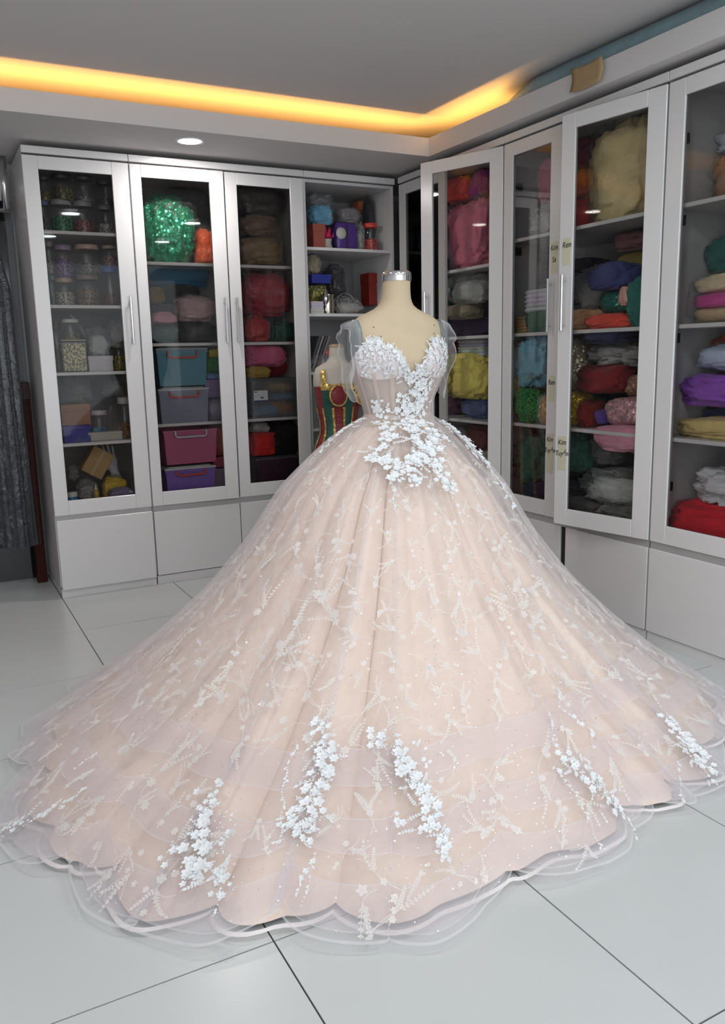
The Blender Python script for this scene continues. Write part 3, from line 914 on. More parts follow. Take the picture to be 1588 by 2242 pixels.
for k in range(560):
    ph = rnd.uniform(-66, 66)
    zt = top_z(R_(ph))
    z = zt-(zt-1.225)*rnd.random()**1.25+.004
    edge = abs(ph)
    if rnd.random() > (1.0 if z > 1.27 else .6): continue
    fr = frame_bod(ph, z, 0.013)
    c = rnd.random()
    if c < .45: mo.flower(fr, rnd.uniform(.0035, .0085), rnd.uniform(0, 6), 5, rnd.uniform(0, .002))
    elif c < .85: mo.sprig(fr, rnd.uniform(.010, .024), rnd.uniform(0, 6.3), rnd.uniform(-1, 1), 4, .0065)
    else: mo.bead(fr, .003)
for k in range(60):        # sprigs standing above the neckline
    ph = rnd.choice((-1, 1))*rnd.uniform(4, 62)
    fr = frame_bod(ph, top_z(R_(ph))-.003, 0.010)
    mo.sprig(fr, rnd.uniform(.012, .026), PI/2+rnd.uniform(-.7, .7), rnd.uniform(-.6, .6), 4, .0075)
    mo.flower(fr, rnd.uniform(.004, .008), rnd.uniform(0, 6), 5, .001)
o = mo.mb.build('lace_applique', M_LACE, bod); o['kind'] = 'stuff'; o['label'] = 'white floral lace over the cups'
mo = Motif()
for k in range(210):       # the spray running down the centre front to the waist
    t_ = rnd.random()
    z = 1.245-0.165*t_
    ph = 6+rnd.gauss(0, 7+9*t_)+5*math.sin(t_*5)
    fr = frame_bod(ph, z, 0.014)
    c = rnd.random()
    if c < .5: mo.flower(fr, rnd.uniform(.004, .009)*(1+.5*t_), rnd.uniform(0, 6), 5, rnd.uniform(0, .004))
    elif c < .9: mo.sprig(fr, rnd.uniform(.010, .024), rnd.uniform(0, 6.3), rnd.uniform(-1, 1), 4, .007)
    else: mo.bead(fr, .003)
for k in range(36):
    z = rnd.uniform(1.09, 1.15); ph = -52+rnd.gauss(0, 6)
    fr = frame_bod(ph, z, 0.014)
    mo.flower(fr, rnd.uniform(.004, .008), rnd.uniform(0, 6), 5, .001)
o = mo.mb.build('lace_applique', M_LACE, bod); o['kind'] = 'stuff'; o['label'] = 'white floral lace spray down the centre front'

# ---- off-shoulder organza flounce sleeves
M_SLV = sheer('sleeve_organza', (0.86, 0.87, 0.88), 0.16, 0.75, trans=0.45, power=1.6)
def sleeve(sg):
    mb = MB(); P = []
    n, m = 60, 16
    for j in range(m+1):
        u = j/m
        row = []
        for i in range(n+1):
            a = R_(-158+316*i/n)              # 0 = straight down the arm, runs round the arm plate
            dn = max(0.0, math.cos(a))
            ry, rz_ = 0.062, 0.088
            y = ry*math.sin(a)*(1+0.10*u)
            z = 1.352-rz_*math.cos(a)*(1-0.10*u)
            drop = (0.105*dn**1.6)*u**1.1+0.022*u
            out = 0.166+0.046*math.sin(min(1, u*1.1)*PI*.60)*(0.9+.15*dn)-0.030*u*dn
            wv = 0.010*u*math.sin(a*4.0+sg)*dn+0.005*u*math.sin(a*9+1.3)
            row.append((sg*(out+wv), y+0.008*u*math.sin(a*6.5), z-drop+0.005*u*math.sin(a*7)))
        P.append(row)
    mb.grid(P)
    o = mb.build('sleeve', M_SLV, bod, smooth=True); o['label'] = 'sheer organza off-shoulder flounce'
    e = MB(); e.tube(P[-1], 0.0008, 6); e.build('sleeve_hem', M_EDGE, o, smooth=True)
sleeve(-1); sleeve(1)
ITEMS = [  # row, name, category, label, style, colour, (u0, u1, z0, z1, y0, y1) in the row's frame, options
    ('A', 'jar', 'jar', 'clear jar with ochre beads, stacked at the end of the top shelf', 'jar', (0.1878, 0.1413, 0.0319), (0.093, 0.154, 2.165, 2.294, 0.14, 0.25), {'lid': (0.0452, 0.0452, 0.0482), 'fill': 0.5}),
    ('A', 'jar', 'jar', 'clear jar of khaki beads stacked on the green bead jar', 'jar', (0.1144, 0.1022, 0.0452), (0.154, 0.272, 2.165, 2.305, 0.12, 0.24), {'lid': (0.0319, 0.0319, 0.0343), 'fill': 0.75}),
    ('A', 'jar', 'jar', 'clear jar of white chips stacked on the pink bead jar', 'jar', (0.1878, 0.1812, 0.1714), (0.276, 0.385, 2.164, 2.307, 0.12, 0.24), {'lid': (0.0452, 0.0423, 0.0545), 'fill': 0.3}),
    ('A', 'jar', 'jar', 'clear ribbed jar at the hinge end, standing on the shell jar', 'jar', (0.0612, 0.0578, 0.0545), (0.399, 0.484, 2.151, 2.29, 0.12, 0.22), {'lid': (0.0612, 0.0545, 0.0545), 'fill': 0.4}),
    ('A', 'jar', 'jar', 'clear jar of glassy stones under the ochre jar', 'jar', (0.1022, 0.107, 0.117), (0.083, 0.142, 1.995, 2.17, 0.14, 0.25), {'lid': (0.0802, 0.1022, 0.1878), 'fill': 0.7}),
    ('A', 'jar', 'jar', 'clear jar filled with green beads', 'jar', (0.0482, 0.2623, 0.1221), (0.142, 0.258, 1.995, 2.173, 0.12, 0.24), {'lid': (0.1878, 0.1946, 0.1946), 'fill': 0.72}),
    ('A', 'jar', 'jar', 'clear jar filled with dusty pink beads', 'jar', (0.305, 0.0908, 0.107), (0.258, 0.369, 1.995, 2.171, 0.12, 0.24), {'lid': (0.1559, 0.1559, 0.162), 'fill': 0.6}),
    ('A', 'jar', 'jar', 'clear jar half full of white shells', 'jar', (0.402, 0.3763, 0.3278), (0.387, 0.479, 1.995, 2.158, 0.12, 0.22), {'lid': (0.1022, 0.0976, 0.0976), 'fill': 0.55}),
    ('A', 'jar', 'jar', 'small clear jar with white powder on the second shelf', 'jar', (0.2623, 0.2423, 0.2159), (0.093, 0.15, 1.783, 1.96, 0.16, 0.26), {'lid': (0.1878, 0.1746, 0.162), 'fill': 0.55}),
    ('A', 'jar', 'jar', 'small clear jar of glass beads under the powder jar', 'jar', (0.1559, 0.162, 0.162), (0.091, 0.151, 1.612, 1.779, 0.16, 0.26), {'lid': (0.1022, 0.1144, 0.1144), 'fill': 0.4}),
    ('A', 'jar', 'jar', 'clear jar of purple pearls with pale lid', 'jar', (0.2159, 0.1274, 0.305), (0.138, 0.239, 1.762, 1.937, 0.12, 0.23), {'lid': (0.1878, 0.1413, 0.2051), 'fill': 0.8}),
    ('A', 'jar', 'jar', 'clear jar of cream pearls under the purple pearls', 'jar', (0.5149, 0.4678, 0.3763), (0.13, 0.231, 1.612, 1.763, 0.12, 0.23), {'lid': (0.305, 0.2232, 0.1714), 'fill': 0.7}),
    ('A', 'jar', 'jar', 'wide clear jar of silver sequins with ribbed lid', 'jar', (0.1878, 0.162, 0.1413), (0.247, 0.387, 1.778, 1.944, 0.11, 0.25), {'lid': (0.305, 0.2159, 0.1878), 'fill': 0.55}),
    ('A', 'jar', 'jar', 'wide clear jar of copper beads under the silver sequins', 'jar', (0.2623, 0.162, 0.0976), (0.239, 0.37, 1.612, 1.783, 0.11, 0.25), {'lid': (0.1559, 0.1274, 0.107), 'fill': 0.75}),
    ('A', 'jar', 'jar', 'small clear jar of pink and white balls', 'jar', (0.305, 0.1559, 0.1878), (0.395, 0.481, 1.831, 1.944, 0.12, 0.22), {'lid': (0.2623, 0.1878, 0.162), 'fill': 0.7}),
    ('A', 'jar', 'jar', 'clear jar of dark red beads with blue lid', 'jar', (0.1559, 0.0212, 0.0262), (0.376, 0.482, 1.612, 1.833, 0.12, 0.23), {'lid': (0.0612, 0.0802, 0.2232), 'fill': 0.45}),
    ('A', 'jar', 'jar', 'dark jar half hidden by the stile beside the pearl tub', 'jar', (0.0612, 0.0382, 0.0212), (0.09, 0.15, 1.254, 1.529, 0.16, 0.26), {'lid': (0.0452, 0.0319, 0.0212), 'fill': 0.6}),
    ('A', 'jar', 'jar', 'round clear jar with white lid on the pearl tub', 'jar', (0.2623, 0.2232, 0.1413), (0.145, 0.244, 1.42, 1.543, 0.12, 0.23), {'lid': (0.6105, 0.5776, 0.5457), 'fill': 0.5}),
    ('A', 'pearl_tub', 'tub', 'square tub filled with yellowish pearls', 'tub', (0.6105, 0.5149, 0.2623), (0.13, 0.262, 1.254, 1.423, 0.11, 0.24), {}),
    ('A', 'paper_box', 'box', 'low white lace-print box on the third shelf', 'box', (0.5149, 0.4851, 0.5149), (0.269, 0.402, 1.254, 1.34, 0.12, 0.26), {}),
    ('A', 'plastic_bag', 'bag', 'crinkled white plastic bag standing on the lace-print box', 'clear', (0.4564, 0.4564, 0.4678), (0.276, 0.402, 1.338, 1.495, 0.13, 0.25), {}),
    ('A', 'jar', 'jar', 'clear jar of yellow beads beside the lace-print box', 'jar', (0.2623, 0.2051, 0.0212), (0.408, 0.487, 1.254, 1.408, 0.12, 0.22), {'lid': (0.1022, 0.1022, 0.0887), 'fill': 0.75}),
    ('A', 'plastic_bag', 'bag', 'dim clear bag on the yellow bead jar', 'clear', (0.1559, 0.1144, 0.1274), (0.404, 0.499, 1.408, 1.534, 0.15, 0.25), {}),
    ('A', 'tinsel_ball', 'tinsel', 'grey tinsel ball above the woven basket', 'tulle', (0.1559, 0.162, 0.1559), (0.105, 0.277, 1.072, 1.229, 0.16, 0.32), {}),
    ('A', 'basket', 'basket', 'copper woven basket with sequin rim', 'box', (0.2623, 0.1144, 0.0612), (0.101, 0.258, 0.945, 1.075, 0.14, 0.32), {}),
    ('A', 'paper_box', 'box', 'cobalt blue flat box under the basket', 'box', (0.0212, 0.0212, 0.2232), (0.099, 0.245, 0.866, 0.958, 0.1, 0.32), {}),
    ('A', 'jar', 'jar', 'clear jar of sky-blue beads in a plastic bag', 'jar', (0.0802, 0.305, 0.4851), (0.255, 0.359, 0.866, 1.034, 0.12, 0.23), {'lid': (0.305, 0.2623, 0.2874), 'fill': 0.55}),
    ('A', 'paper_box', 'box', 'small white boxes wrapped together under the blue bead jar', 'box', (0.3763, 0.3515, 0.305), (0.232, 0.418, 0.866, 0.914, 0.1, 0.24), {}),
    ('A', 'jar', 'jar', 'tall clear jar with amber beads at the stile', 'jar', (0.305, 0.1413, 0.0382), (0.417, 0.495, 0.866, 1.101, 0.13, 0.23), {'lid': (0.305, 0.2874, 0.2705), 'fill': 0.5}),
    ('A', 'plastic_bag', 'bag', 'small dark clear bag behind the amber jar', 'clear', (0.0452, 0.0482, 0.0482), (0.338, 0.5, 1.102, 1.193, 0.2, 0.32), {}),
    ('A', 'cardboard_box', 'box', 'brown cardboard box tilted on its corner', 'carton', (0.2232, 0.1144, 0.0382), (0.176, 0.38, 0.633, 0.833, 0.14, 0.24), {'tilt': 32}),
    ('A', 'plastic_bag', 'bag', 'clear bag behind the glue bottle', 'clear', (0.1878, 0.1746, 0.1812), (0.158, 0.275, 0.5, 0.635, 0.15, 0.27), {}),
    ('A', 'plastic_bag', 'bag', 'glossy clear bag at the hinge side of the bottom shelf', 'clear', (0.0802, 0.0762, 0.0802), (0.112, 0.177, 0.633, 0.72, 0.17, 0.29), {}),
    ('A', 'plastic_bag', 'bag', 'shiny yellow plastic packet', 'bag', (0.6795, 0.4564, 0.0319), (0.304, 0.452, 0.5, 0.635, 0.2, 0.32), {}),
    ('A', 'plastic_bag', 'bag', 'lilac packet lying below the yellow packet', 'bag', (0.1878, 0.1559, 0.2831), (0.321, 0.475, 0.5, 0.58, 0.09, 0.19), {}),
    ('B', 'plastic_bag', 'bag', 'bag of iridescent green sequins tied at the neck', 'seqbag', (0.0212, 0.305, 0.1559), (0.642, 0.943, 1.86, 2.243, 0.11, 0.37), {}),
    ('B', 'plastic_bag', 'bag', 'grey cloth bag behind the green sequins', 'bag', (0.0908, 0.0908, 0.0976), (0.86, 1.124, 2.078, 2.338, 0.369, 0.5), {}),
    ('B', 'plastic_bag', 'bag', 'glossy orange plastic bag', 'bag', (0.6105, 0.0908, 0.0212), (0.94, 1.057, 1.86, 2.07, 0.14, 0.31), {}),
    ('B', 'plastic_bag', 'bag', 'pale pink small bundle below the green sequins', 'heap', (0.4287, 0.305, 0.2831), (0.839, 0.964, 1.86, 1.994, 0.37, 0.49), {}),
    ('B', 'fabric_bundle', 'fabric', 'turquoise blue satin bundle', 'heap', (0.013, 0.1144, 0.2232), (0.694, 1.053, 1.747, 1.861, 0.3, 0.47), {}),
    ('B', 'fabric_bundle', 'fabric', 'black fabric draped below the turquoise satin', 'heap', (0.0091, 0.007, 0.008), (0.685, 0.986, 1.617, 1.752, 0.29, 0.46), {}),
    ('B', 'fabric_bundle', 'fabric', 'mustard cloth roll end', 'heap', (0.1559, 0.0908, 0.0212), (0.636, 0.726, 1.63, 1.721, 0.11, 0.25), {}),
    ('B', 'plastic_bag', 'bag', 'dark purple cloth in glossy plastic', 'bag', (0.0452, 0.0262, 0.0482), (0.638, 0.794, 1.58, 1.631, 0.11, 0.28), {}),
    ('B', 'fabric_bundle', 'fabric', 'folded white cloth with pink flowers', 'heap', (0.5149, 0.2623, 0.305), (0.639, 0.787, 1.517, 1.582, 0.1, 0.26), {}),
    ('B', 'plastic_bag', 'bag', 'pale pink cloth in crinkled plastic', 'bag', (0.4564, 0.305, 0.305), (0.792, 1.046, 1.528, 1.684, 0.11, 0.28), {}),
    ('B', 'plastic_bag', 'bag', 'black cloth in clear plastic at the shelf edge', 'bag', (0.0194, 0.016, 0.0194), (0.8, 1.053, 1.405, 1.528, 0.12, 0.29), {}),
    ('B', 'plastic_bag', 'bag', 'dark teal cloth packet', 'bag', (0.0262, 0.0578, 0.0612), (0.642, 0.799, 1.405, 1.517, 0.11, 0.28), {}),
    ('B', 'storage_box', 'box', 'teal storage box with orange clip handle, upper of its stack', 'bin', (0.0382, 0.1413, 0.1878), (0.651, 0.951, 1.157, 1.385, 0.11, 0.41), {'lid': (0.1878, 0.2051, 0.2159), 'clip': (0.5149, 0.0529, 0.0262)}),
    ('B', 'storage_box', 'box', 'clear lilac storage box with orange clip handle under the teal box', 'bin', (0.1413, 0.15, 0.2051), (0.649, 0.947, 0.938, 1.15, 0.11, 0.41), {'lid': (0.3763, 0.3763, 0.402), 'clip': (0.5149, 0.0529, 0.0262)}),
    ('B', 'storage_box', 'box', 'rose pink storage box with white clip handle', 'bin', (0.305, 0.0704, 0.1413), (0.648, 0.97, 0.697, 0.899, 0.06, 0.38), {'lid': None, 'clip': (0.5149, 0.5457, 0.6105)}),
    ('B', 'storage_box', 'box', 'violet storage box with white lid and orange clip handle', 'bin', (0.1413, 0.0802, 0.305), (0.646, 0.947, 0.5, 0.683, 0.06, 0.38), {'lid': (0.4851, 0.4851, 0.4851), 'clip': (0.5776, 0.0704, 0.0262)}),
    ('B', 'fabric_bundle', 'fabric', 'magenta cloth heaped on the rose pink box', 'heap', (0.305, 0.007, 0.1714), (0.712, 1.051, 0.871, 0.939, 0.38, 0.508), {}),
    ('B', 'fabric_bundle', 'fabric', 'grass green cloth beside the teal box', 'heap', (0.0097, 0.1274, 0.0262), (0.95, 1.062, 1.222, 1.32, 0.13, 0.3), {}),
    ('B', 'fabric_bundle', 'fabric', 'yellow cloth on the green cloth', 'heap', (0.4287, 0.3763, 0.0262), (0.98, 1.06, 1.319, 1.368, 0.13, 0.28), {}),
    ('B', 'fabric_bundle', 'fabric', 'light blue folded cloth on the purple tub', 'heap', (0.1022, 0.1878, 0.3763), (0.949, 1.061, 1.187, 1.222, 0.13, 0.3), {}),
    ('B', 'storage_tub', 'tub', 'purple plastic tub beside the storage boxes', 'bin', (0.1559, 0.1022, 0.2051), (0.933, 1.069, 1.08, 1.185, 0.13, 0.33), {'lid': None, 'clip': None}),
    ('B', 'plastic_bag', 'bag', 'lilac white bag under the purple tub', 'bag', (0.2423, 0.2159, 0.305), (0.945, 1.07, 0.938, 1.083, 0.13, 0.3), {}),
    ('B', 'fabric_bundle', 'fabric', 'red orange cloth beside the rose pink box', 'heap', (0.3278, 0.0262, 0.013), (0.968, 1.071, 0.723, 0.889, 0.12, 0.29), {}),
    ('B', 'storage_tub', 'tub', 'pink tub with pale rim under the red orange cloth', 'bin', (0.305, 0.0612, 0.1144), (0.958, 1.064, 0.653, 0.715, 0.12, 0.32), {'lid': None, 'clip': None}),
    ('B', 'storage_tub', 'tub', 'grey mauve tub of mixed scraps beside the violet box', 'bin', (0.2051, 0.15, 0.2051), (0.941, 1.065, 0.5, 0.644, 0.12, 0.32), {'lid': None, 'clip': None}),
    ('B', 'plastic_bag', 'bag', 'smoky grey bag on top of the brown bags', 'bag', (0.0452, 0.0319, 0.0319), (1.22, 1.54, 2.165, 2.332, 0.16, 0.33), {}),
    ('B', 'plastic_bag', 'bag', 'brown cloth bag between the smoky and tan bags', 'bag', (0.1144, 0.0648, 0.0423), (1.215, 1.495, 2.037, 2.168, 0.14, 0.31), {}),
    ('B', 'plastic_bag', 'bag', 'tan cloth bag at the bottom of the pile', 'bag', (0.1946, 0.1221, 0.0545), (1.21, 1.503, 1.86, 2.039, 0.13, 0.3), {}),
    ('B', 'plastic_bag', 'bag', 'large red cloth bundle in shiny plastic', 'bag', (0.305, 0.0168, 0.0382), (1.214, 1.55, 1.563, 1.84, 0.12, 0.38), {}),
    ('B', 'plastic_bag', 'bag', 'small scarlet bundle in plastic under the large red one', 'bag', (0.3763, 0.0212, 0.0262), (1.211, 1.382, 1.405, 1.569, 0.11, 0.28), {}),
    ('B', 'fabric_bundle', 'fabric', 'dark green cloth under the large red bundle', 'heap', (0.0168, 0.0612, 0.0452), (1.409, 1.55, 1.405, 1.519, 0.12, 0.29), {}),
    ('B', 'fabric_bundle', 'fabric', 'candy pink cloth heaped on the clear box', 'heap', (0.4851, 0.0908, 0.1878), (1.221, 1.485, 1.252, 1.381, 0.14, 0.31), {}),
    ('B', 'fabric_bundle', 'fabric', 'crimson cloth beside the candy pink cloth', 'heap', (0.305, 0.0048, 0.0212), (1.441, 1.55, 1.188, 1.346, 0.309, 0.47), {}),
    ('B', 'fabric_bundle', 'fabric', 'olive yellow cloth under the candy pink cloth', 'heap', (0.305, 0.1878, 0.0319), (1.209, 1.36, 1.186, 1.255, 0.12, 0.24), {}),
    ('B', 'storage_box', 'box', 'large clear storage box with orange and blue cloth and white sticker', 'clearbin', (0.1559, 0.1878, 0.2423), (1.23, 1.55, 0.938, 1.183, 0.12, 0.42), {}),
    ('B', 'fabric_bundle', 'fabric', 'scarlet cloth heap on the dark plum box', 'heap', (0.5457, 0.013, 0.013), (1.217, 1.377, 0.702, 0.846, 0.12, 0.29), {}),
    ('B', 'fabric_bundle', 'fabric', 'black cloth heap beside the scarlet cloth', 'heap', (0.0044, 0.0037, 0.0044), (1.375, 1.55, 0.692, 0.898, 0.15, 0.32), {}),
    ('B', 'fabric_bundle', 'fabric', 'small white cloth above the scarlet cloth', 'heap', (0.305, 0.2623, 0.2705), (1.233, 1.356, 0.843, 0.902, 0.16, 0.3), {}),
    ('B', 'storage_box', 'box', 'dark plum storage box at the bottom', 'bin', (0.0423, 0.0194, 0.0343), (1.238, 1.55, 0.5, 0.693, 0.12, 0.42), {'lid': (0.1022, 0.0802, 0.1144), 'clip': None}),
    ('C', 'plastic_bag', 'bag', 'sky blue tulle in a tied bag', 'bag', (0.0802, 0.2232, 0.3278), (1.681, 1.846, 2.122, 2.248, 0.12, 0.29), {}),
    ('C', 'plastic_bag', 'bag', 'dim clear bag behind the sky blue tulle', 'clear', (0.1022, 0.1022, 0.1144), (1.727, 1.91, 2.246, 2.338, 0.25, 0.4), {}),
    ('C', 'paper_box', 'box', 'small red patterned box below the blue tulle', 'box', (0.2623, 0.0612, 0.0452), (1.681, 1.763, 1.97, 2.123, 0.12, 0.24), {}),
    ('C', 'paper_cone', 'ornament', 'white holder with magenta paper flower', 'pot', (0.5776, 0.013, 0.1022), (1.747, 1.833, 1.97, 2.117, 0.1, 0.2), {}),
    ('C', 'plastic_packet', 'packet', 'purple packet with white disc', 'packet', (0.0612, 0.0262, 0.1559), (1.843, 1.991, 1.97, 2.142, 0.12, 0.2), {}),
    ('C', 'plastic_bag', 'bag', 'grey ruffled bag on the purple packet', 'bag', (0.1559, 0.1329, 0.1384), (1.895, 2.072, 2.147, 2.249, 0.16, 0.33), {}),
    ('C', 'plastic_bag', 'bag', 'glossy orange packet on the dark sack', 'bag', (0.402, 0.0908, 0.0168), (2.122, 2.182, 2.242, 2.338, 0.33, 0.47), {}),
    ('C', 'plastic_bag', 'bag', 'tall black sack at the side panel', 'bag', (0.0097, 0.008, 0.0116), (2.122, 2.182, 1.97, 2.338, 0.199, 0.31), {}),
    ('C', 'thread_spool', 'spool', 'red thread cone with clear base', 'jar', (0.402, 0.0319, 0.0212), (2.057, 2.155, 1.97, 2.148, 0.11, 0.2), {'lid': (0.402, 0.0319, 0.0212), 'fill': 0.6}),
    ('C', 'plastic_bag', 'bag', 'small silver bag beside the red thread cone', 'clear', (0.2232, 0.2232, 0.2542), (2.122, 2.182, 1.97, 2.159, 0.32, 0.44), {}),
    ('C', 'plastic_bag', 'bag', 'clear bag with white cord between packet and cone', 'clear', (0.2232, 0.2159, 0.2051), (1.998, 2.059, 1.97, 2.145, 0.12, 0.24), {}),
    ('C', 'plastic_bag', 'bag', 'beige flowers in a clear bag', 'bag', (0.2051, 0.162, 0.107), (1.652, 1.757, 1.821, 1.949, 0.14, 0.28), {}),
    ('C', 'paper_box', 'box', 'ultramarine blue folded packet', 'box', (0.0168, 0.0262, 0.2232), (1.68, 1.816, 1.768, 1.823, 0.16, 0.3), {}),
    ('C', 'plastic_bag', 'bag', 'yellow green sequins in a bag', 'seqbag', (0.2232, 0.2051, 0.0262), (1.678, 1.824, 1.65, 1.769, 0.188, 0.31), {}),
    ('C', 'plastic_bag', 'bag', 'black glossy bag of beads', 'bag', (0.013, 0.0103, 0.013), (1.823, 1.966, 1.681, 1.901, 0.2, 0.37), {}),
    ('C', 'tin_can', 'can', 'brushed tin can on the open shelf', 'can', (0.305, 0.2623, 0.2051), (1.731, 1.819, 1.573, 1.696, 0.1, 0.19), {}),
    ('C', 'paper_stack', 'paper', 'stack of white papers at the stile', 'stack', (0.4851, 0.4678, 0.4678), (1.635, 1.728, 1.573, 1.651, 0.09, 0.25), {}),
    ('C', 'plastic_bag', 'bag', 'white crinkled bag beside the tin can', 'clear', (0.305, 0.2831, 0.2423), (1.839, 2.036, 1.573, 1.682, 0.12, 0.29), {}),
    ('C', 'gift_box', 'box', 'dark red patterned box against the side panel', 'box', (0.1714, 0.013, 0.006), (2.124, 2.182, 1.64, 1.848, 0.22, 0.34), {}),
    ('C', 'paper_stack', 'paper', 'tall stack of white papers on the lower open shelf', 'stack', (0.402, 0.3916, 0.3916), (1.638, 1.722, 1.145, 1.32, 0.1, 0.26), {}),
    ('C', 'jar', 'jar', 'striped jar with teal and red bands', 'jar', (0.0802, 0.2623, 0.2423), (1.722, 1.811, 1.142, 1.351, 0.12, 0.22), {'lid': (0.305, 0.0452, 0.0452), 'fill': 0.7}),
    ('R', 'fabric_bundle', 'fabric', 'dark navy cloth behind the corner pane', 'heap', (0.0097, 0.0103, 0.0262), (0.06, 0.36, 2.01, 2.212, 0.04, 0.18), {}),
    ('R', 'plastic_bag', 'bag', 'midnight blue bag at the top of the corner bay', 'bag', (0.0116, 0.0116, 0.0296), (0.06, 0.36, 2.21, 2.328, 0.04, 0.18), {}),
    ('R', 'fabric_bundle', 'fabric', 'bottle green cloth behind the corner pane', 'heap', (0.007, 0.0612, 0.0319), (0.06, 0.38, 1.53, 1.771, 0.04, 0.18), {}),
    ('R', 'fabric_bundle', 'fabric', 'charcoal cloth on the green cloth in the corner', 'heap', (0.0262, 0.0262, 0.0296), (0.06, 0.34, 1.79, 1.909, 0.04, 0.18), {}),
    ('R', 'plastic_bag', 'bag', 'big rose pink block of cloth in plastic', 'bag', (0.7529, 0.1878, 0.2831), (0.422, 0.831, 1.79, 2.193, 0.06, 0.3), {'sq': 0.55}),
    ('R', 'fabric_bundle', 'fabric', 'scarlet and orange cloth above the rose pink block', 'heap', (0.5776, 0.0452, 0.0319), (0.36, 0.597, 2.191, 2.328, 0.1, 0.27), {}),
    ('R', 'fabric_bundle', 'fabric', 'magenta cloth beside the scarlet cloth', 'heap', (0.2051, 0.013, 0.1413), (0.593, 0.753, 2.191, 2.338, 0.14, 0.31), {}),
    ('R', 'fabric_bundle', 'fabric', 'dark maroon cloth at the top of the ajar-door bay', 'heap', (0.0612, 0.0212, 0.0262), (0.052, 0.47, 2.325, 2.425, 0.2, 0.37), {}),
    ('R', 'plastic_bag', 'bag', 'dusty rose cloth behind the pink block', 'bag', (0.2623, 0.0319, 0.0704), (0.074, 0.346, 2.026, 2.248, 0.18, 0.35), {}),
    ('R', 'plastic_bag', 'bag', 'lilac grey bag under the dusty rose cloth', 'bag', (0.1274, 0.1144, 0.1878), (0.061, 0.423, 1.79, 2.028, 0.18, 0.35), {}),
    ('R', 'plastic_bag', 'bag', 'silver crinkled bag below the pink block', 'clear', (0.3763, 0.3763, 0.3515), (0.378, 0.789, 1.596, 1.77, 0.08, 0.25), {}),
    ('R', 'fabric_bundle', 'fabric', 'teal cloth edging the silver bag', 'heap', (0.0319, 0.0908, 0.107), (0.213, 0.379, 1.545, 1.791, 0.18, 0.34), {}),
    ('R', 'fabric_bundle', 'fabric', 'beige folded cloth below the silver bag', 'heap', (0.2051, 0.1714, 0.1144), (0.376, 0.61, 1.513, 1.599, 0.1, 0.27), {}),
    ('R', 'plastic_bag', 'bag', 'raspberry red plastic bag beside the silver bag', 'bag', (0.305, 0.0262, 0.0382), (0.052, 0.218, 1.54, 1.743, 0.18, 0.35), {}),
    ('R', 'fabric_bundle', 'fabric', 'plum purple cloth below the beige cloth', 'heap', (0.0612, 0.0319, 0.0844), (0.052, 0.594, 1.407, 1.544, 0.268, 0.42), {}),
    ('R', 'fabric_bundle', 'fabric', 'crimson velvet beside the white folds', 'heap', (0.2423, 0.0037, 0.008), (0.155, 0.42, 1.231, 1.392, 0.15, 0.32), {}),
    ('R', 'folded_cloth', 'fabric', 'white folded cloth on the lemon cloth', 'stack', (0.4851, 0.4851, 0.5457), (0.53, 0.795, 1.29, 1.387, 0.1, 0.3), {}),
    ('R', 'fabric_bundle', 'fabric', 'lemon yellow satin bundle', 'heap', (0.5457, 0.4564, 0.1022), (0.414, 0.854, 1.039, 1.29, 0.05, 0.29), {}),
    ('R', 'fabric_bundle', 'fabric', 'mauve cloth below the crimson velvet', 'heap', (0.1274, 0.0529, 0.0908), (0.052, 0.422, 0.925, 1.201, 0.12, 0.38), {}),
    ('R', 'fabric_bundle', 'fabric', 'denim blue cloth below the lemon satin', 'heap', (0.0612, 0.0802, 0.1714), (0.551, 0.809, 0.925, 1.04, 0.11, 0.28), {}),
    ('R', 'fabric_bundle', 'fabric', 'pale grey cloth on the bottom of the ajar-door bay', 'heap', (0.2232, 0.2159, 0.2051), (0.31, 0.571, 0.652, 0.846, 0.14, 0.31), {}),
    ('R', 'fabric_bundle', 'fabric', 'maroon brown cloth beside the pale grey cloth', 'heap', (0.1022, 0.0232, 0.0232), (0.566, 0.798, 0.729, 0.878, 0.12, 0.29), {}),
    ('R', 'fabric_bundle', 'fabric', 'oyster cloth under the maroon brown cloth', 'heap', (0.305, 0.2831, 0.2542), (0.615, 0.845, 0.5, 0.729, 0.12, 0.29), {}),
    ('S', 'plastic_bag', 'bag', 'pale pink bag high behind the taped stile', 'bag', (0.3515, 0.1144, 0.1714), (1.294, 1.457, 2.033, 2.265, 0.045, 0.175), {}),
    ('S', 'plastic_bag', 'bag', 'white translucent bag on the top taped shelf', 'clear', (0.305, 0.2961, 0.2961), (1.235, 1.457, 1.887, 2.034, 0.045, 0.175), {}),
    ('S', 'folded_cloth', 'fabric', 'white folded cloth on the green cloth', 'stack', (0.4287, 0.4125, 0.5149), (1.223, 1.423, 1.509, 1.622, 0.045, 0.175), {}),
    ('S', 'fabric_bundle', 'fabric', 'dark green cloth under the white fold', 'heap', (0.0097, 0.0704, 0.0319), (1.25, 1.463, 1.407, 1.51, 0.03, 0.11), {}),
    ('S', 'fabric_bundle', 'fabric', 'red cloth under the dark green cloth', 'heap', (0.3763, 0.0262, 0.0168), (1.13, 1.246, 1.407, 1.486, 0.19, 0.32), {}),
    ('S', 'folded_cloth', 'fabric', 'beige folded cloths at the shelf end', 'stack', (0.305, 0.2232, 0.1022), (1.13, 1.256, 1.407, 1.492, 0.045, 0.175), {}),
    ('S', 'fabric_bundle', 'fabric', 'black dim cloth behind the stile label', 'heap', (0.0168, 0.0144, 0.0176), (1.321, 1.466, 1.62, 1.814, 0.045, 0.175), {}),
    ('S', 'fabric_bundle', 'fabric', 'pale blue tulle heap', 'tulle', (0.1022, 0.2831, 0.3763), (1.13, 1.396, 1.119, 1.376, 0.045, 0.175), {}),
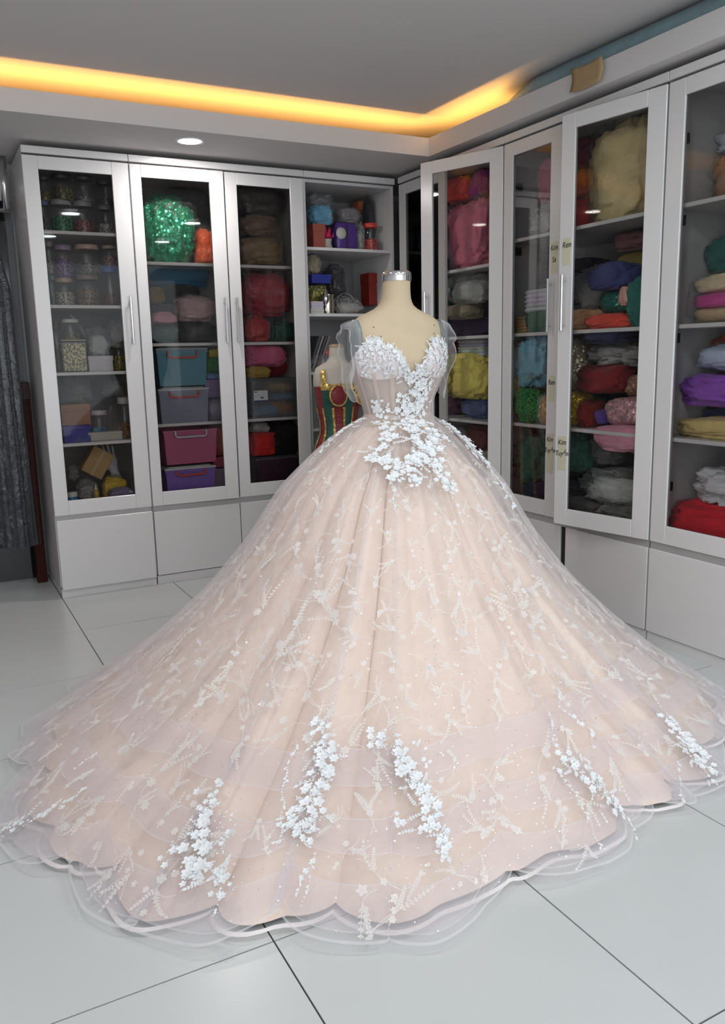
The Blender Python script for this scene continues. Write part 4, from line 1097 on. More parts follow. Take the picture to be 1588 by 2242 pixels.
    ('S', 'fabric_bundle', 'fabric', 'bright green beaded cloth', 'bead', (0.007, 0.2423, 0.0452), (1.13, 1.365, 0.935, 1.123, 0.03, 0.16), {}),
    ('S', 'fabric_bundle', 'fabric', 'gold sequin scrap beside the green beads', 'sequin', (0.3763, 0.2232, 0.0612), (1.363, 1.457, 0.935, 1.085, 0.03, 0.128), {}),
    ('S', 'fabric_bundle', 'fabric', 'black cloth under the green beads', 'heap', (0.006, 0.0056, 0.006), (1.13, 1.272, 0.862, 0.993, 0.175, 0.305), {}),
    ('S', 'plastic_bag', 'bag', 'dark sea green tulle on the taped bottom shelf', 'tulle', (0.0319, 0.0802, 0.0578), (1.13, 1.414, 0.612, 0.845, 0.045, 0.175), {}),
    ('S', 'plastic_bag', 'bag', 'grey clear bag beside the sea green tulle', 'clear', (0.1413, 0.1413, 0.1274), (1.13, 1.19, 0.5, 0.769, 0.175, 0.305), {}),
    ('S', 'fabric_bundle', 'fabric', 'indigo velvet at the bottom of the taped bay', 'heap', (0.0144, 0.0103, 0.0382), (1.202, 1.42, 0.5, 0.613, 0.045, 0.175), {}),
    ('S', 'plastic_bag', 'bag', 'big cream cloth sack on the top shelf', 'bag', (0.5149, 0.4125, 0.2051), (1.56, 1.97, 1.887, 2.338, 0.09, 0.35), {}),
    ('S', 'fabric_bundle', 'fabric', 'dark magenta cloth behind the cream sack', 'heap', (0.1144, 0.008, 0.0319), (1.308, 1.562, 2.18, 2.338, 0.18, 0.44), {}),
    ('S', 'fabric_bundle', 'fabric', 'bright orange cloth beside the cream sack', 'heap', (0.6105, 0.1022, 0.0168), (1.332, 1.567, 2.068, 2.182, 0.19, 0.36), {}),
    ('S', 'plastic_bag', 'bag', 'coral red cloth in plastic under the orange cloth', 'bag', (0.5149, 0.0452, 0.0382), (1.332, 1.567, 1.887, 2.071, 0.2, 0.37), {}),
    ('S', 'fabric_bundle', 'fabric', 'old rose cloth on the lace rolls', 'heap', (0.2051, 0.0908, 0.1022), (1.656, 1.879, 1.769, 1.859, 0.24, 0.41), {}),
    ('S', 'fabric_bundle', 'fabric', 'olive gold cloth under the old rose cloth', 'heap', (0.2232, 0.1714, 0.0452), (1.626, 1.847, 1.668, 1.773, 0.289, 0.45), {}),
    ('S', 'fabric_bundle', 'fabric', 'black cloth behind the white plastic', 'heap', (0.0116, 0.0116, 0.0212), (1.235, 1.425, 1.71, 1.779, 0.29, 0.46), {}),
    ('S', 'fabric_bundle', 'fabric', 'slate blue cloth behind the white plastic', 'heap', (0.0482, 0.0578, 0.0802), (1.246, 1.422, 1.547, 1.712, 0.29, 0.46), {}),
    ('S', 'plastic_bag', 'bag', 'white plastic bag among the lace rolls', 'clear', (0.3763, 0.3763, 0.3763), (1.419, 1.627, 1.511, 1.718, 0.19, 0.36), {}),
    ('S', 'lace_roll', 'fabric', 'navy lace cloth bundle', 'heap', (0.0319, 0.0382, 0.1274), (1.624, 1.884, 1.587, 1.704, 0.09, 0.29), {}),
    ('S', 'fabric_bundle', 'fabric', 'teal sequin lace below the navy lace', 'sequin', (0.0212, 0.1559, 0.1274), (1.658, 1.864, 1.473, 1.591, 0.14, 0.282), {}),
    ('S', 'fabric_bundle', 'fabric', 'sea green cloth hanging at the door edge', 'heap', (0.0168, 0.1144, 0.0908), (1.939, 2.035, 1.407, 1.615, 0.06, 0.23), {}),
    ('S', 'fabric_bundle', 'fabric', 'small blush flowered cloth on the teal lace', 'heap', (0.5457, 0.305, 0.2423), (1.876, 1.94, 1.505, 1.584, 0.06, 0.14), {}),
    ('S', 'fabric_bundle', 'fabric', 'dark green cloth on the coral edge', 'heap', (0.0097, 0.0529, 0.0319), (1.448, 1.705, 1.407, 1.512, 0.28, 0.45), {}),
    ('S', 'fabric_bundle', 'fabric', 'coral red folded edge of cloth', 'heap', (0.6445, 0.0704, 0.0452), (1.661, 1.941, 1.407, 1.473, 0.05, 0.22), {}),
    ('S', 'fabric_bundle', 'fabric', 'navy cloth drooping under the coral edge', 'heap', (0.0194, 0.0212, 0.0578), (1.66, 1.888, 1.339, 1.409, 0.05, 0.22), {}),
    ('S', 'fabric_bundle', 'fabric', 'peach cloth spilling over the shelf edge', 'heap', (0.7529, 0.402, 0.2051), (1.255, 1.663, 1.407, 1.505, 0.11, 0.265), {}),
    ('S', 'fabric_bundle', 'fabric', 'grey tulle heap under the navy cloth', 'tulle', (0.2051, 0.1946, 0.1878), (1.578, 1.963, 1.229, 1.341, 0.12, 0.38), {}),
    ('S', 'fabric_bundle', 'fabric', 'champagne sequin cloth above the golden sequins', 'sequin', (0.305, 0.2542, 0.1812), (1.441, 1.581, 1.104, 1.367, 0.11, 0.28), {}),
    ('S', 'fabric_bundle', 'fabric', 'oxblood red velvet over the black cloth', 'heap', (0.1559, 0.0048, 0.007), (1.577, 1.864, 1.105, 1.232, 0.08, 0.25), {}),
    ('S', 'fabric_bundle', 'fabric', 'black cloth heap in the middle of the shelf', 'heap', (0.0052, 0.0048, 0.0056), (1.394, 1.722, 1.068, 1.19, 0.28, 0.45), {}),
    ('S', 'fabric_bundle', 'fabric', 'golden yellow sequin cloth', 'sequin', (0.4564, 0.2831, 0.0212), (1.469, 1.606, 0.935, 1.105, 0.08, 0.24), {}),
    ('S', 'fabric_bundle', 'fabric', 'dark red cloth between gold and green', 'heap', (0.2051, 0.0116, 0.0097), (1.604, 1.69, 0.935, 1.058, 0.07, 0.24), {}),
    ('S', 'fabric_bundle', 'fabric', 'emerald green cloth at the shelf edge', 'heap', (0.0048, 0.0802, 0.0482), (1.492, 1.645, 0.935, 1.072, 0.239, 0.4), {}),
    ('S', 'fabric_bundle', 'fabric', 'violet scrap between green and pink', 'heap', (0.0704, 0.0319, 0.2051), (1.743, 1.808, 0.957, 1.029, 0.07, 0.19), {}),
    ('S', 'fabric_bundle', 'fabric', 'rose sequin cloth bulging over the shelf', 'sequin', (0.5457, 0.305, 0.3278), (1.807, 2.068, 0.957, 1.092, 0.04, 0.21), {}),
    ('S', 'fabric_bundle', 'fabric', 'tan sequin cloth behind the rose sequins', 'sequin', (0.305, 0.1714, 0.1144), (1.861, 2.0, 1.09, 1.193, 0.12, 0.29), {}),
    ('S', 'fabric_bundle', 'fabric', 'pink satin hanging below the rose sequins', 'heap', (0.6105, 0.2623, 0.3515), (1.776, 2.088, 0.842, 0.959, 0.035, 0.135), {}),
    ('S', 'fabric_bundle', 'fabric', 'dark green net heap', 'tulle', (0.0262, 0.0908, 0.0612), (1.432, 1.611, 0.689, 0.884, 0.12, 0.29), {}),
    ('S', 'plastic_bag', 'bag', 'dark clear bag with white edge', 'clear', (0.0612, 0.0578, 0.0578), (1.609, 1.795, 0.75, 0.875, 0.15, 0.32), {}),
    ('S', 'fabric_bundle', 'fabric', 'black blue sequin cloth on the bottom shelf', 'sequin', (0.008, 0.0091, 0.0212), (1.342, 1.618, 0.555, 0.692, 0.2, 0.46), {}),
    ('S', 'plastic_bag', 'bag', 'large white crinkled plastic bag on the bottom shelf', 'clear', (0.5149, 0.5457, 0.5149), (1.609, 2.017, 0.566, 0.733, 0.07, 0.33), {}),
    ('S', 'fabric_bundle', 'fabric', 'dim grey cloth at the bottom corner', 'heap', (0.0908, 0.0802, 0.0762), (1.465, 1.761, 0.5, 0.56, 0.1, 0.27), {}),
    ('S', 'fabric_bundle', 'fabric', 'grey net under the white plastic bag', 'tulle', (0.1559, 0.162, 0.1559), (1.772, 2.061, 0.5, 0.572, 0.06, 0.23), {}),
    ('T', 'plastic_bag', 'bag', 'apricot cloth bundle in plastic', 'bag', (0.402, 0.2051, 0.1144), (2.203, 2.456, 1.887, 2.097, 0.2, 0.46), {}),
    ('T', 'fabric_bundle', 'fabric', 'pale grey cloth on the apricot bundle', 'heap', (0.4287, 0.4452, 0.4851), (2.203, 2.42, 2.094, 2.181, 0.24, 0.41), {}),
    ('T', 'plastic_bag', 'bag', 'cream, blush and fuchsia cloth in a clear bag', 'trio', (0.6795, 0.5149, 0.305), (2.203, 2.581, 1.407, 1.611, 0.08, 0.34), {}),
    ('T', 'fabric_bundle', 'fabric', 'deep teal cloth behind the fuchsia bag', 'heap', (0.0212, 0.1022, 0.0908), (2.214, 2.485, 1.61, 1.762, 0.2, 0.44), {}),
    ('T', 'fabric_bundle', 'fabric', 'orange net behind the white bag', 'tulle', (0.5149, 0.1022, 0.0529), (2.203, 2.247, 1.232, 1.361, 0.3, 0.47), {}),
    ('T', 'plastic_bag', 'bag', 'white and pale blue cloth in a bag', 'bag', (0.4564, 0.5149, 0.6795), (2.246, 2.592, 1.212, 1.323, 0.09, 0.35), {}),
    ('T', 'fabric_bundle', 'fabric', 'coral cloth under the pale blue bag', 'heap', (0.4851, 0.1274, 0.0908), (2.203, 2.44, 1.161, 1.218, 0.349, 0.51), {}),
    ('T', 'fabric_bundle', 'fabric', 'bright purple cloth pile', 'heap', (0.2159, 0.0612, 0.3763), (2.203, 2.61, 1.065, 1.194, 0.08, 0.34), {}),
    ('T', 'fabric_bundle', 'fabric', 'navy cloth under the purple pile', 'heap', (0.0343, 0.0452, 0.1559), (2.203, 2.517, 0.935, 1.067, 0.25, 0.42), {}),
    ('T', 'fabric_bundle', 'fabric', 'cream yellow cloth at the shelf edge', 'heap', (0.6795, 0.5149, 0.2051), (2.226, 2.643, 0.935, 1.017, 0.08, 0.25), {}),
    ('T', 'fabric_bundle', 'fabric', 'white fluffy tulle on the brown cloth', 'tulle', (0.6105, 0.6105, 0.6445), (2.302, 2.64, 0.654, 0.809, 0.08, 0.34), {}),
    ('T', 'fabric_bundle', 'fabric', 'brown and olive cloth coil', 'heap', (0.0976, 0.0612, 0.0212), (2.203, 2.263, 0.545, 0.726, 0.33, 0.5), {}),
    ('T', 'fabric_bundle', 'fabric', 'bright red cloth heap', 'heap', (0.5149, 0.008, 0.0232), (2.213, 2.665, 0.5, 0.657, 0.06, 0.32), {}),
    ('T', 'fabric_bundle', 'fabric', 'charcoal wool cloth beside the red heap', 'heap', (0.0343, 0.0369, 0.0452), (2.203, 2.263, 0.5, 0.549, 0.35, 0.52), {}),
]
# ------------------------------------------------------------------ things on the shelves
GAIN = 1.9
def bright(c, g=None):
    g = g or GAIN
    k = min(g, 0.80/max(c))
    return tuple(v*k for v in c)

def heap_mb(w, d, h, seed, nu=34, nv=20, amp=0.13, e=0.72, freq=1.0, grow=1.0):
    rg = random.Random(seed)
    off = Vector((rg.uniform(0, 50), rg.uniform(0, 50), rg.uniform(0, 50)))
    rot = Matrix.Rotation(rg.uniform(-.7, .7), 3, 'X') @ Matrix.Rotation(rg.uniform(-.8, .8), 3, 'Y')
    sg = lambda c: math.copysign(abs(c)**e, c)
    P = []
    for j in range(nv+1):
        la = -PI/2+PI*j/nv
        row = []
        for i in range(nu):
            lo = 2*PI*i/nu
            dr = Vector((math.cos(la)*math.cos(lo), math.cos(la)*math.sin(lo), math.sin(la)))
            q = rot @ dr
            q = Vector((q.x*1.5*freq, q.y*1.5*freq, q.z*4.2*freq))
            n1 = noise.noise(dr*1.3*freq+off)
            n2 = noise.noise(q+off+Vector((n1, n1, n1))*0.8)
            rid = 1-2*abs(n2)
            n3 = noise.noise(q*2.6+off*1.7+Vector((n2, n1, n2))*1.5)
            f = (1+amp*(1.25*n1+0.85*(rid-.45)+0.55*(.5-2*abs(n3))))*grow
            x = w/2*sg(math.cos(la)*1.0)*1.0
            x = w/2*math.copysign(abs(math.cos(la))**e, 1)*sg(math.cos(lo))*f
            y = d/2*math.copysign(abs(math.cos(la))**e, 1)*sg(math.sin(lo))*f
            z = h/2+h/2*sg(math.sin(la))*f
            lim = 1.05
            row.append((max(-w/2*lim, min(w/2*lim, x)), max(-d/2*lim, min(d/2*lim, y)), max(0.0, min(h*1.08, z))))
        P.append(row)
    mb = MB(); mb.grid(P, wrap_u=True)
    return mb

def tie_mb(w, h, d, seed, front=False):
    rg = random.Random(seed+5)
    r = min(w, h)*0.10
    mb = MB()
    n = 14
    P = []
    base = Vector((rg.uniform(-.2, .2)*w, -d*0.44, h*rg.uniform(.55, .8)))
    if not front:
        r *= .6; base = Vector((rg.uniform(-.25, .25)*w, -d*.12, h*.97-r*1.2))
    ax = Vector((rg.uniform(-.3, .3), -0.45, rg.uniform(-.1, .7))).normalized()
    u = ax.cross(Vector((1, 0, .2))).normalized(); v = ax.cross(u)
    for (t_, k) in ((-.6, 1.7), (-.2, .6), (.1, .38), (.4, .5), (.8, 1.0), (1.2, 1.45)):
        P.append([base+ax*t_*r*1.3+(u*math.cos(2*PI*i/n)+v*math.sin(2*PI*i/n))*r*k*(.7+.3*math.sin(i*2.1+seed)) for i in range(n)])
    mb.grid(P, wrap_u=True)
    return mb

def jar_prof(r, h):
    return [(0.0, 0.0), (r*.88, 0.0), (r*.97, h*.03), (r, h*.08), (r, h*.70), (r*.96, h*.78), (r*.84, h*.84), (r*.84, h*.88)]

def make_item(row, name, cat, label, style, col, box, opt, seed):
    u0, u1, z0, z1, y0, y1 = box
    w, h, d = u1-u0, z1-z0, y1-y0
    uc, yc = (u0+u1)/2, (y0+y1)/2
    if row in 'ABC': loc, rz = (uc, yc, z0), 0.0
    else: loc, rz = (W+yc, -uc, z0), R_(-90)
    group = {'jar': 'bead jars', 'bag': 'plastic bags of cloth', 'fabric': 'cloth bundles', 'box': 'boxes on the shelves', 'tub': 'tubs on the shelves'}.get(cat)
    c = bright(col, 1.35 if row in 'AB' else 1.6)
    def root(): return empty(name, loc, rz, label, cat, group)
    def solo(mb, mat, smooth=True):
        o = mb.build(name, mat, smooth=smooth, loc=loc, rz=rz)
        return tag(o, label, cat, group)
    if style == 'heap':
        return solo(heap_mb(w, d, h, seed, 60, 36, amp=.19, e=.66, grow=1.05), cloth(c, 'satin' if seed % 3 == 0 else 'plain'))
    if style == 'tulle':
        return solo(heap_mb(w, d, h, seed, 56, 36, amp=0.30, e=.85, freq=1.9), cloth(c, 'tulle'))
    if style in ('sequin', 'bead'):
        return solo(heap_mb(w, d, h, seed, 44, 26, amp=.12), cloth(c, style))
    if style in ('bag', 'seqbag', 'clear', 'trio'):
        t = root()
        e = opt.get('sq', .72)
        if style == 'clear':
            heap_mb(w*.80, d*.7, h*.74, seed, 30, 18, amp=.18, e=e).build('contents', cloth(c, 'plain'), t, smooth=True)
            heap_mb(w, d, h, seed+1, 52, 32, amp=.24, e=.85, freq=1.7).build('plastic_film', M_CLEAR, t, smooth=True)
        elif style == 'trio':
            for k, (cc, zz, hh) in enumerate((((.70, .50, .30), 0.0, .34), ((.72, .06, .36), .30, .34), ((.80, .66, .42), .60, .38))):
                heap_mb(w*.92, d*.86, h*hh, seed+k, 36, 16).build('cloth', cloth(cc, 'satin'), t, smooth=True, loc=(0, 0, h*zz))
            heap_mb(w, d, h, seed+9, 44, 26, amp=.08, e=.6, grow=1.02).build('plastic_film', M_FILM, t, smooth=True)
        else:
            heap_mb(w*.93, d*.93, h*.95, seed, 54, 32, amp=.17, e=e).build('cloth', cloth(c, 'sequin' if style == 'seqbag' else 'plain'), t, smooth=True)
            heap_mb(w, d, h, seed, 54, 32, amp=.18, e=e, grow=1.03).build('plastic_film', M_FILM, t, smooth=True)
        tie_mb(w, h, d, seed, style == 'seqbag').build('tied_neck', M_CLEAR, t, smooth=True)
        return t
    if style == 'jar':
        t = root()
        r = min(w, d*1.3)/2
        mb = MB(); mb.lathe(jar_prof(r, h), n=26, cap=False); mb.build('jar_body', M_JAR, t, smooth=True)
        fl_ = opt.get('fill', .6)*.74
        mb = MB(); mb.lathe([(0, h*.01), (r*.90, h*.015), (r*.95, h*.06), (r*.95, h*fl_*.92), (r*.8, h*fl_), (0, h*(fl_+.025))], n=26, cap=False)
        mb.build('beads', cloth(c, 'bead'), t, smooth=True)
        lr = r*.90
        mb = MB(); mb.lathe([(0, h*.845), (lr, h*.845), (lr*1.02, h*.86), (lr*1.02, h*.97), (lr*.96, h), (0, h)], n=26, cap=False)
        mb.build('lid', plain('lid_%d_%d_%d' % tuple(int(v*255) for v in opt['lid']), bright(opt['lid']), .35), t, auto=45)
        return t
    if style == 'tub':
        t = root()
        part('tub_body', M_JAR, t, (-w/2, w/2, -d/2, d/2, 0, h), bev=.006)
        part('pearls', cloth(c, 'bead'), t, (-w/2+.003, w/2-.003, -d/2+.003, d/2-.003, .003, h*.93), bev=.006)
        part('lid', plain('tub_lid', (.6, .5, .36), .4), t, (-w/2-.002, w/2+.002, -d/2-.002, d/2+.002, h, h+.008), bev=.002)
        return t
    if style == 'box':
        t = root()
        m = plain('paper_%d' % seed, c, .55, var=.12, scale=30)
        part('box_body', m, t, (-w/2, w/2, -d/2, d/2, 0, h*.97), bev=.002)
        part('box_lid', m, t, (-w/2-.0025, w/2+.0025, -d/2-.0025, d/2+.0025, h*.70, h), bev=.002)
        return t
    if style == 'carton':
        t = root()
        m = plain('cardboard', (.42, .27, .12), .8, var=.08, scale=40)
        a = R_(opt['tilt'])
        tw, tht = w*.62, h*.80
        def tilted(nm, mat, *b):
            mb = MB(); mb.box(*b, bev=.002)
            sh = tw*math.sin(a)*.5+.001
            mb.v = [(x*math.cos(a)+z*math.sin(a)-tht*.5*math.sin(a), y, -x*math.sin(a)+z*math.cos(a)+sh) for (x, y, z) in mb.v]
            mb.build(nm, mat, t)
        tilted('carton_body', m, -tw/2, tw/2, -d/2, d/2, 0, tht)
        tilted('packing_tape', plain('brown_tape', (.45, .33, .18), .3), -tw*.08, tw*.08, -d/2-.0008, d/2+.0008, -.0008, tht+.0008)
        return t
    if style == 'bin':
        t = root()
        m = plain('bin_%d' % seed, bright(col, 1.7), .3, var=.08, scale=10)
        hb_ = h*(.9 if opt.get('lid') else 1.0)
        mb = MB()
        k = .93
        for (aw, bw, z_a, z_b) in ((k, 1.0, 0, hb_),):
            o_ = [(-w/2*aw, -d/2*aw, 0), (w/2*aw, -d/2*aw, 0), (w/2*aw, d/2*aw, 0), (-w/2*aw, d/2*aw, 0),
                  (-w/2, -d/2, hb_), (w/2, -d/2, hb_), (w/2, d/2, hb_), (-w/2, d/2, hb_)]
            ti = .004
            i_ = [(-w/2*aw+ti, -d/2*aw+ti, ti), (w/2*aw-ti, -d/2*aw+ti, ti), (w/2*aw-ti, d/2*aw-ti, ti), (-w/2*aw+ti, d/2*aw-ti, ti),
                  (-w/2+ti, -d/2+ti, hb_), (w/2-ti, -d/2+ti, hb_), (w/2-ti, d/2-ti, hb_), (-w/2+ti, d/2-ti, hb_)]
            mb.add(o_+i_, [(3, 2, 1, 0), (0, 1, 5, 4), (1, 2, 6, 5), (2, 3, 7, 6), (3, 0, 4, 7), (8, 9, 10, 11),
                           (9, 8, 12, 13), (10, 9, 13, 14), (11, 10, 14, 15), (8, 11, 15, 12), (4, 5, 13, 12), (5, 6, 14, 13), (6, 7, 15, 14), (7, 4, 12, 15)])
        mb.build('box_body', m, t)
        rim = MB()
        for b in ((-w/2-.004, w/2+.004, -d/2-.004, -d/2+.001, hb_-.012, hb_), (-w/2-.004, w/2+.004, d/2-.001, d/2+.004, hb_-.012, hb_),
                  (-w/2-.004, -w/2+.001, -d/2, d/2, hb_-.012, hb_), (w/2-.001, w/2+.004, -d/2, d/2, hb_-.012, hb_)): rim.box(*b)
        rim.build('rim', m, t)
        if opt.get('lid'):
            ml = plain('binlid_%d' % seed, bright(opt['lid'], 1.5), .2)
            l_ = part('lid', ml, t, (-w/2-.005, w/2+.005, -d/2-.005, d/2+.005, hb_, hb_+h*.06), bev=.003)
            part('lid_panel', ml, l_, (-w/2+.02, w/2-.02, -d/2+.02, d/2-.02, hb_+h*.06, hb_+h*.09), bev=.003)
        if opt.get('clip'):
            mc = plain('clip_%d_%d_%d' % tuple(int(v*255) for v in opt['clip']), bright(opt['clip'], 1.4), .4)
            mb = MB()
            zt, zb, hw = hb_*.99, hb_*.80, w*.29
            mb.tube([(-hw, -d/2-.008, zt), (-hw, -d/2-.011, zb+.01), (-hw+.01, -d/2-.012, zb), (hw-.01, -d/2-.012, zb), (hw, -d/2-.011, zb+.01), (hw, -d/2-.008, zt)], .0055, 8)
            mb.build('clip_handle', mc, t, smooth=True)
        return t
    if style == 'clearbin':
        t = root()
        mb = MB()
        ti = .004
        for b in ((-w/2, w/2, -d/2, -d/2+ti, 0, h*.93), (-w/2, w/2, d/2-ti, d/2, 0, h*.93), (-w/2, -w/2+ti, -d/2, d/2, 0, h*.93), (w/2-ti, w/2, -d/2, d/2, 0, h*.93), (-w/2, w/2, -d/2, d/2, 0, ti)): mb.box(*b)
        mb.build('box_body', M_BINCLEAR, t)
        part('lid', M_BINCLEAR, t, (-w/2-.004, w/2+.004, -d/2-.004, d/2+.004, h*.93, h), bev=.003)
        s_ = part('sticker', plain('white_sticker', (.8, .82, .84), .5, var=.05, scale=60), t, (-w*.47, -w*.18, -d/2-.001, -d/2, h*.42, h*.70))
        part('sticker_print', plain('sticker_navy', (.06, .08, .22), .5), s_, (-w*.47, -w*.18, -d/2-.0016, -d/2-.001, h*.42, h*.455), (-w*.46, -w*.40, -d/2-.0016, -d/2-.001, h*.655, h*.68), (-w*.33, -w*.27, -d/2-.0016, -d/2-.001, h*.50, h*.54))
        for (nm, lab, cc, x0, x1, za, zb) in (('fabric_bundle', 'orange cloth inside the clear storage box', (.55, .22, .06), -.15, .48, .03, .42), ('fabric_bundle', 'light blue cloth inside the clear storage box', (.18, .34, .55), -.47, .30, .03, .36),
                                            ('fabric_bundle', 'blue cloth on the orange cloth inside the clear box', (.18, .34, .55), -.05, .46, .40, .62), ('fabric_bundle', 'caramel cloth under the lid of the clear box', (.50, .32, .14), -.12, .46, .62, .88)):
            o = heap_mb(w*(x1-x0)*.98, d*.85, h*(zb-za), seed+int(za*100), 34, 18).build(nm, cloth(cc), None, smooth=True, loc=(loc[0]+w*(x0+x1)/2, loc[1]-.01, loc[2]+h*za))
            tag(o, lab, 'fabric', 'cloth bundles')
        return t
    if style == 'stack':
        t = root()
        n = 5
        for k in range(n):
            rg = random.Random(seed*7+k)
            m = cloth(tuple(v*rg.uniform(.85, 1.08) for v in c), 'plain') if cat == 'fabric' else plain('paper_sheet_%d_%d' % (seed, k), tuple(min(.86, v*rg.uniform(.85, 1.05)) for v in c), .7)
            j = rg.uniform(-.006, .006)
            part('fold' if cat == 'fabric' else 'sheet', m, t, (-w/2+abs(j), w/2-abs(j)*.5, -d/2+j*.5+.003, d/2-.003, h*k/n+.0005, h*(k+1)/n), bev=min(.010, h/n*.45) if cat == 'fabric' else .001)
        return t
    if style == 'can':
        t = root(); r = w/2
        m = plain('tin', (.62, .56, .46), .25, 1.0, var=.05)
        mb = MB(); mb.lathe([(0, 0), (r, 0), (r*1.03, h*.02), (r, h*.05), (r, h*.93), (r*1.03, h*.95), (r*1.03, h)], n=28, cap=False); mb.build('can_body', m, t, auto=40)
        mb = MB(); mb.lathe([(r*1.0, h*.985), (r*.95, h*.97), (0, h*.97)], n=28, cap=False); mb.build('can_lid', m, t, auto=40)
        return t
    if style == 'pot':
        t = root(); r = w/2
        mb = MB(); mb.lathe([(0, 0), (r*.9, 0), (r*.8, h*.1), (r*.6, h*.3), (r*.75, h*.45)], n=20, cap=False); mb.build('holder', plain('white_holder', (.55, .52, .46), .5), t, smooth=True)
        fl2 = MB()
        for k in range(14):
            a = 2*PI*k/7+(.4 if k > 6 else 0); rr = r*(1.0 if k < 7 else .6); zz = h*(.55 if k < 7 else .75)
            ca, sa = math.cos(a), math.sin(a)
            fl2.add([(0, 0, h*.4), (rr*ca-rr*.4*sa, rr*sa+rr*.4*ca, zz), (rr*ca*1.05, rr*sa*1.05, zz+h*.2), (rr*ca+rr*.4*sa, rr*sa-rr*.4*ca, zz)], [(0, 1, 2, 3)])
        fl2.build('paper_flower', cloth(c, 'plain'), t)
        return t
    if style == 'packet':
        t = root()
        heap_mb(w, d, h, seed, 30, 18, amp=.05, e=.35).build('packet_body', plain('purple_foil', c, .3, var=.2, scale=20), t, smooth=True)
        mb = MB(); mb.lathe([(0, .003), (w*.23, .003), (w*.24, 0)], c=(0, 0, 0), n=24, cap=False, axis='y')
        mb.v = [(x-w*.28, -y-d*.5, z+h*.60) for (x, y, z) in mb.v]
        mb.build('disc', plain('white_disc', (.62, .60, .54), .5), t, smooth=True)
        part('stripe', plain('dark_stripe', (.05, .03, .06), .4), t, (-w*.06, w*.05, -d*.52, -d*.48, h*.03, h*.9))
        return t
    raise ValueError(style)

for i_, (row, name, cat, label, style, col, box, opt) in enumerate(ITEMS):
    make_item(row, name, cat, label, style, col, box, opt, 101+i_*3)
# ------------------------------------------------------------------ odd things on the shelves
def bottle(x, y, z, h, r, bm, cm, label, nozzle=False, tilt=None):
    t = empty('bottle', (x, y, z), 0, label, 'bottle')
    mb = MB(); mb.lathe([(0, 0), (r*.95, 0), (r, h*.03), (r, h*.60), (r*.85, h*.68), (r*.45, h*.72), (r*.45, h*.75)] if nozzle else [(0, 0), (r*.97, 0), (r, h*.03), (r, h*.66), (r*.92, h*.68), (0, h*.68)], n=22, cap=False)
    mb.build('bottle_body', bm, t, smooth=True)
    mb = MB(); mb.lathe([(r*.5, h*.74), (r*.5, h*.78), (r*.30, h*.82), (r*.10, h), (0, h)] if nozzle else [(r*1.04, h*.68), (r*1.04, h*.97), (r*.98, h), (0, h)], n=22, cap=False)
    mb.build('nozzle' if nozzle else 'cap', cm, t, smooth=True)
    if tilt: t.rotation_euler = tilt
    return t
M_CAPW = plain('white_cap', (.78, .78, .76), .35)
bottle(0.118, .13, .50, .082, .030, plain('blue_bottle', (.05, .22, .52), .3), M_CAPW, 'blue plastic bottle with white screw cap')
bottle(0.252, .13, .50, .115, .017, plain('amber_glue', (.50, .32, .06), .2), M_CAPW, 'small yellow glue bottle with pointed white nozzle', True)
bottle(0.185, .12, .50, .038, .022, plain('red_pot', (.45, .03, .04), .35), plain('red_pot_cap', (.40, .02, .03), .3), 'low red pot beside the glue bottle')
bottle(0.428, .12, .515, .05, .018, plain('navy_pot', (.05, .09, .30), .35), M_CAPW, 'little navy bottle with white cap by the stile', tilt=(0, R_(25), 0))
bottle(0.300, .24, 1.43, .17, .024, M_JAR, M_CAPW, 'tilted clear squeeze bottle with white nozzle', True, tilt=(0, R_(-32), 0))

# white display hand leaning on the bottom shelf of the jar cabinet
def display_hand():
    t = empty('display_hand', (0.445, 0.33, 0.502), 0, 'white plastic display hand with raised fingers', 'hand model')
    t.rotation_euler = (0, R_(-16), 0)
    mb = MB()
    # forearm, wrist and palm as one loft
    secs = [(0.0, .036, .034), (.06, .034, .030), (.13, .027, .022), (.165, .025, .018), (.19, .032, .016), (.22, .040, .015), (.245, .040, .013), (.255, .034, .010)]
    n = 24
    mb.grid([[(a*math.cos(2*PI*i/n), b*math.sin(2*PI*i/n), z) for i in range(n)] for (z, a, b) in secs], wrap_u=True)
    for (x, L_, sp, r) in ((-.030, .072, -.18, .0085), (-.010, .086, -.05, .009), (.010, .080, .07, .0088), (.029, .062, .2, .0078)):
        pts = [(x, 0, .235), (x+sp*.012, -.003, .25), (x+sp*L_*.5, -.006, .25+L_*.48), (x+sp*L_*.8, -.010, .25+L_*.78), (x+sp*L_*.95, -.016, .25+L_*.98)]
        mb.tube(pts, [r, r, r*.93, r*.82, r*.45], 10)
    mb.tube([(-.026, 0, .185), (-.046, -.006, .205), (-.058, -.014, .232), (-.062, -.020, .254)], [.012, .0115, .0095, .005], 10)
    mb.build('hand', plain('white_plastic', (.70, .68, .72), .35), t, smooth=True)
    mb = MB(); mb.lathe([(0, -.002), (.040, -.002), (.041, .004), (.036, .008)], n=24, cap=False); mb.build('base', M_CAPW, t, smooth=True)
display_hand()
# wire hoops leaning on the open shelf
for k, (x, y, r, lab) in enumerate(((1.915, .15, .066, 'grey wire hoop leaning in front on the open shelf'), (1.905, .19, .060, 'grey wire hoop leaning behind the other hoop'))):
    mb = MB()
    mb.tube([(r*math.cos(2*PI*i/40), .25*r*math.sin(2*PI*i/40), r*math.sin(2*PI*i/40)) for i in range(40)], .0028, 8, closed=True)
    tag(mb.build('wire_hoop', plain('hoop_grey', (.40, .37, .37), .35, .5), smooth=True, loc=(x+.0, y, 1.573+r*1.0+.003)), lab, 'hoop')
